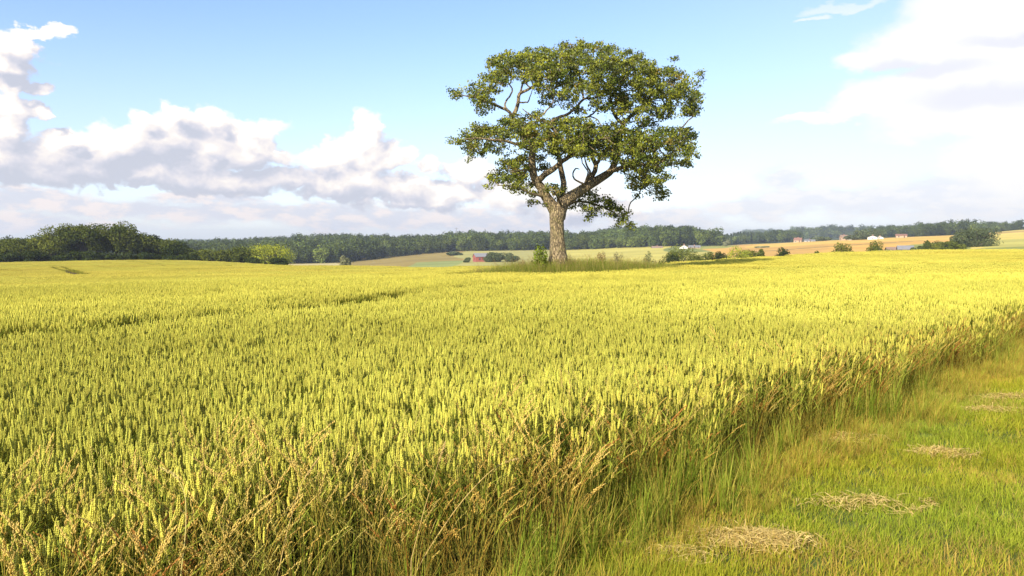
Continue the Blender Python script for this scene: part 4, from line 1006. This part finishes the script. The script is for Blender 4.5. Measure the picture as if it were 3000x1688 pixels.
# ------------------------------------------------------------------ the far woods
def woods():
    rg = np.random.default_rng(900)
    def far_mesh(seed, w, h, c0, c1, conifer=False):
        wm, (V, F, C) = tree_parts(seed, w, h, 620, 1.15, c0, c1, .05, 9, conifer=conifer, gap=.12, lobe=.42)
        return mesh_np('woodland_tree', V, [F], M_WOOD, C)
    A = ((0.045, 0.065, 0.018), (0.09, 0.115, 0.028)); B = ((0.07, 0.095, 0.022), (0.14, 0.165, 0.038)); Cc = ((0.035, 0.05, 0.02), (0.06, 0.08, 0.03))
    kinds = [far_mesh(910 + i, 11 + i % 3, 13 + (i % 2) * 3, *(A if i % 2 else B)) for i in range(6)] + [far_mesh(920 + i, 5, 15, *Cc, conifer=True) for i in range(2)]
    def reg(name, sel, step, label, conif=0.0, smax=1.0, r0=600, r1=4600):
        X, Y = grid_pts(-1500 if r1 < 2000 else -2500, 3000, 400, r1, step, rg)
        r = np.hypot(X, Y); a = np.arctan2(X, Y); px = px_of(a); ok = (np.abs(a) < .75) & (r > r0) & (r < r1) & sel(px, r)
        X, Y, r, px = X[ok], Y[ok], r[ok], px[ok]
        s = rg.uniform(.62, 1.18, len(X)) * smax * (.85 + .3 * vnoise(X, Y, 45, 98)); b = rg.uniform(.55, 1.5, len(X)) * (.75 + .5 * vnoise(X, Y, 60, 99))
        cn = conif(px, r) if callable(conif) else np.full(len(X), conif)
        pk = np.where(rg.random(len(X)) < cn, rg.integers(6, 8, len(X)), rg.integers(0, 6, len(X)))
        print(name, len(X))
        scatter(name, kinds, np.stack([X, Y, height(X, Y) - .4], -1), rg.uniform(0, 6.28, len(X)), s, pk, np.stack([b, b, b * .95], -1), label, 'woodland')
    lo = lambda px: np.interp(px, [300, 720, 960, 1150, 1250, 1330, 1400, 1500, 1700, 1900, 2000, 2060, 2110], [610, 610, 620, 735, 775, 800, 790, 790, 775, 760, 770, 800, 860])
    reg('hill_wood', lambda px, r: (px > -400) & (px < 2112) & (r > lo(px)) & (r < 1110), 7.6, 'dark green deciduous wood covering the long low hill behind the oak', conif=lambda px, r: .35 * ((px > 1900) & (r < 900)) + .02)
    reg('valley_wood', lambda px, r: ((px > 2085) & (px < 2345) & (r > 1180) & (r < 1480)), 8.5, 'narrow dark belt of wood with conifers right of the long hill', conif=lambda px, r: .6 * (px < 2210), r1=1700)
    reg('ridge_wood', lambda px, r: ((px > 2555) & (px < 2990) & (r > 1150) & (r < 1560) & ~((px > 2860) & (r < 1200))) | ((px > 2690) & (px < 2860) & (r > 1020) & (r < 1160)), 9.5, 'grey green wood along the ridge at the right skyline', r1=1700)
    reg('distant_wood', lambda px, r: ((px > 2320) & (px < 2640) & (r > 1900) & (r < 2500)) | ((px > 2180) & (px < 2520) & (r > 3300) & (r < 4200)), 24, 'hazy blue green wooded hills on the farthest skyline', smax=1.7)
woods()

# ------------------------------------------------------------------ buildings
def house(px, py_base, py_top, wpx, r, walls, roof, label, name='farmhouse', cat='house', gable_left=True, depth=None, roofh=.5, door=True, yaw=0.0, chim=True, sunk=0.0):
    p = at(px, py_base, r); gz = min(float(height(p[0], p[1])), p[2]) ; base = gz
    H = (py_base - py_top) / F0 * r + (p[2] - gz); W = wpx / F0 * r; Dp = depth or min(W, 8.0); Hw = H - (py_base - py_top) / F0 * r * roofh
    root = bpy.data.objects.new(name, None); sc.collection.objects.link(root); root.location = (p[0], p[1], base)
    root.rotation_euler = (0, 0, -math.atan2(p[0], p[1]) + yaw); tag(root, label, cat)
    x, y = W / 2, Dp / 2
    V = [(-x, -y, -1), (x, -y, -1), (x, y, -1), (-x, y, -1), (-x, -y, Hw), (x, -y, Hw), (x, y, Hw), (-x, y, Hw), (-x, 0, H - .1), (x, 0, H - .1)]
    me = bpy.data.meshes.new('wall'); me.from_pydata(V, [], [(0, 1, 5, 4), (2, 3, 7, 6), (1, 2, 6, 9, 5), (3, 0, 4, 8, 7)]); me.materials.append(walls); obj_of('wall', me, root)
    o = .35; t = .22; V = []
    for s in (-1, 1):
        for (yy, zz) in ((s * (y + o), Hw - .3), (0, H)): V += [(-x - o, yy, zz), (x + o, yy, zz), (-x - o, yy, zz + t), (x + o, yy, zz + t)]
    Fc = []
    for b_ in (0, 8): Fc += [(b_, b_ + 1, b_ + 5, b_ + 4), (b_ + 2, b_ + 3, b_ + 7, b_ + 6), (b_, b_ + 1, b_ + 3, b_ + 2), (b_, b_ + 2, b_ + 6, b_ + 4), (b_ + 1, b_ + 3, b_ + 7, b_ + 5)]
    me = bpy.data.meshes.new('roof'); me.from_pydata(V, [], Fc); me.materials.append(roof); ro = obj_of('roof', me, root)
    def bx(nm, x0, x1, y0, y1, z0, z1, m, par):
        me = bpy.data.meshes.new(nm); me.from_pydata([(a, b, c) for c in (z0, z1) for a, b in ((x0, y0), (x1, y0), (x1, y1), (x0, y1))], [], [(0, 3, 2, 1), (4, 5, 6, 7), (0, 1, 5, 4), (1, 2, 6, 5), (2, 3, 7, 6), (3, 0, 4, 7)])
        me.materials.append(m); return obj_of(nm, me, par)
    if chim: bx('chimney', -.4, .4, -.35, .35, H - .4, H + .9, M_BRICK, ro)
    nwin = max(2, int(W / 3.2)); zc = max(1.0, Hw - 1.6)
    for k in range(nwin):
        xc = -x + W * (k + .5) / nwin
        if door and k == nwin // 2: bx('door', xc - .5, xc + .5, -y - .04, -y - .005, max(0, Hw - 2.9), max(2.1, Hw - .7), M_DOOR, root); continue
        wn = bx('window', xc - .5, xc + .5, -y - .03, -y - .005, zc - .5, zc + .6, M_GLASS, root)
    wn = bx('window', -x - .03, -x - .005, -.45, .45, zc - .5, zc + .6, M_GLASS, root)
    return root
M_BRICK = solid_mat('chimney_brick', (0.3, 0.14, 0.1)); M_DOOR = solid_mat('house_door', (0.1, 0.06, 0.04)); M_GLASS = solid_mat('window_glass', (0.05, 0.06, 0.08), .15)
W_WHITE = solid_mat('white_render', (0.66, 0.64, 0.58)); W_RED = solid_mat('red_timber', (0.27, 0.075, 0.06), vscale=1); W_TAN = solid_mat('pale_brick', (0.36, 0.26, 0.17)); W_GREY = solid_mat('weathered_boards', (0.24, 0.19, 0.16))
R_RED = solid_mat('red_tiles', (0.22, 0.11, 0.075), vscale=1); R_GREY = solid_mat('grey_roof', (0.19, 0.19, 0.20), vscale=1); R_BRN = solid_mat('brown_roof', (0.22, 0.15, 0.11), vscale=1)
house(1412, 758, 743, 46, 480, W_RED, R_GREY, 'red timber barn with grey roof beyond the wheat left of the oak', 'red_barn', 'barn', roofh=.55, chim=False, yaw=.25)
house(1925, 732, 722, 30, 735, W_GREY, R_BRN, 'low brown roofed house under the trees of the hill wood', yaw=.1)
house(2004, 730, 718, 13, 690, W_WHITE, R_BRN, 'small white gabled cottage before the right end of the wood', yaw=1.45, depth=7, roofh=.6)
house(2034, 728, 720, 32, 694, W_TAN, R_GREY, 'long low house joined to the right of the white cottage', yaw=.05)
house(2338, 709, 698, 20, 880, W_TAN, R_RED, 'orange red roofed farmhouse in the middle of the hamlet', yaw=-.15)
house(2372, 710, 703, 26, 890, W_WHITE, R_GREY, 'low white farm building right of the red roofed farmhouse', yaw=.2)
house(2472, 700, 690, 18, 820, W_TAN, R_BRN, 'sandy house partly hidden left of the ridge trees', yaw=.3)
house(2492, 699, 692, 12, 815, W_WHITE, R_RED, 'small pale house with tile roof beside the ridge trees', yaw=.3)
house(2557, 698, 691.5, 9, 760, W_WHITE, R_GREY, 'left one of the two white gables on the orange ridge', yaw=1.4, depth=8, roofh=.6)
house(2578, 698, 693, 6, 762, W_WHITE, R_GREY, 'right and smaller of the two white gables on the orange ridge', yaw=1.4, depth=6, roofh=.6)
house(2640, 693, 687, 26, 800, W_TAN, R_RED, 'long red roofed barn on the ridge right of the white gables', 'red_barn', 'barn', chim=False, yaw=.1)
house(2614, 735, 727, 26, 262, W_GREY, R_BRN, 'dark roofed hut left of the grey shed on the wheat rim', 'farm_shed', 'shed', chim=False, door=False, yaw=.2)
house(2652, 735, 723, 34, 258, W_GREY, R_GREY, 'weathered grey shed standing on the wheat rim', 'farm_shed', 'shed', chim=False, yaw=.08)
M_STEEL = solid_mat('galvanised_steel', (0.3, 0.3, 0.32), .5)
def mast(px, top, base_py, r, arm, label):
    p = at(px, top, r); gz = float(height(p[0], p[1])); h = p[2] - gz; acc = Acc(); root = bpy.data.objects.new('radio_mast', None); sc.collection.objects.link(root); root.location = (p[0], p[1], gz); tag(root, label, 'mast')
    for a in (0, 2.094, 4.189): tube(acc, [(1.2 * math.cos(a), 1.2 * math.sin(a), 0), (.45 * math.cos(a), .45 * math.sin(a), h)], .16, 4, (.3, .3, .3))
    for i in range(10):
        z = h * i / 10; z2 = h * (i + 1) / 10; q = 1.2 - .075 * i
        for a, b in ((0, 2.094), (2.094, 4.189), (4.189, 0)): tube(acc, [(q * math.cos(a), q * math.sin(a), z), (q * math.cos(b), q * math.sin(b), z2)], .06, 3, (.3, .3, .3))
    obj_of('lattice', acc.mesh('lattice', M_STEEL), root)
    acc = Acc(); tube(acc, [(-arm, 0, h - .8), (arm, 0, h - .8)], .22, 4, (.3, .3, .3)); tube(acc, [(0, 0, h - .5), (0, 0, h + 1)], .12, 4, (.3, .3, .3)); obj_of('antenna', acc.mesh('antenna', M_STEEL), root)
mast(1337, 668, 682, 1090, 2.4, 'thin lattice mast with cross arm, left of the two on the wooded skyline')
mast(1421, 671, 682, 1090, 1.0, 'thinner plain mast, right of the two on the wooded skyline')

# ------------------------------------------------------------------ the air
HAZE = 0.00017
if HAZE:
    zt = 60.0
    V = [(a, b, c) for c in (-130, zt) for a, b in ((-5200, -600), (5200, -600), (5200, 5600), (-5200, 5600))]
    me = bpy.data.meshes.new('haze'); me.from_pydata(V, [], [(0, 3, 2, 1), (4, 5, 6, 7), (0, 1, 5, 4), (1, 2, 6, 5), (2, 3, 7, 6), (3, 0, 4, 7)])
    m, k = mat_new('hazy_air'); pv = k.n.new('ShaderNodeVolumePrincipled'); pv.inputs['Density'].default_value = HAZE; pv.inputs['Color'].default_value = (0.80, 0.88, 1.0, 1); pv.inputs['Anisotropy'].default_value = 0.2
    o = k.n.new('ShaderNodeOutputMaterial'); k.l.new(pv.outputs[0], o.inputs['Volume']); me.materials.append(m)
    tag(obj_of('haze', me), 'pale summer air over the whole valley', 'haze', kind='stuff')
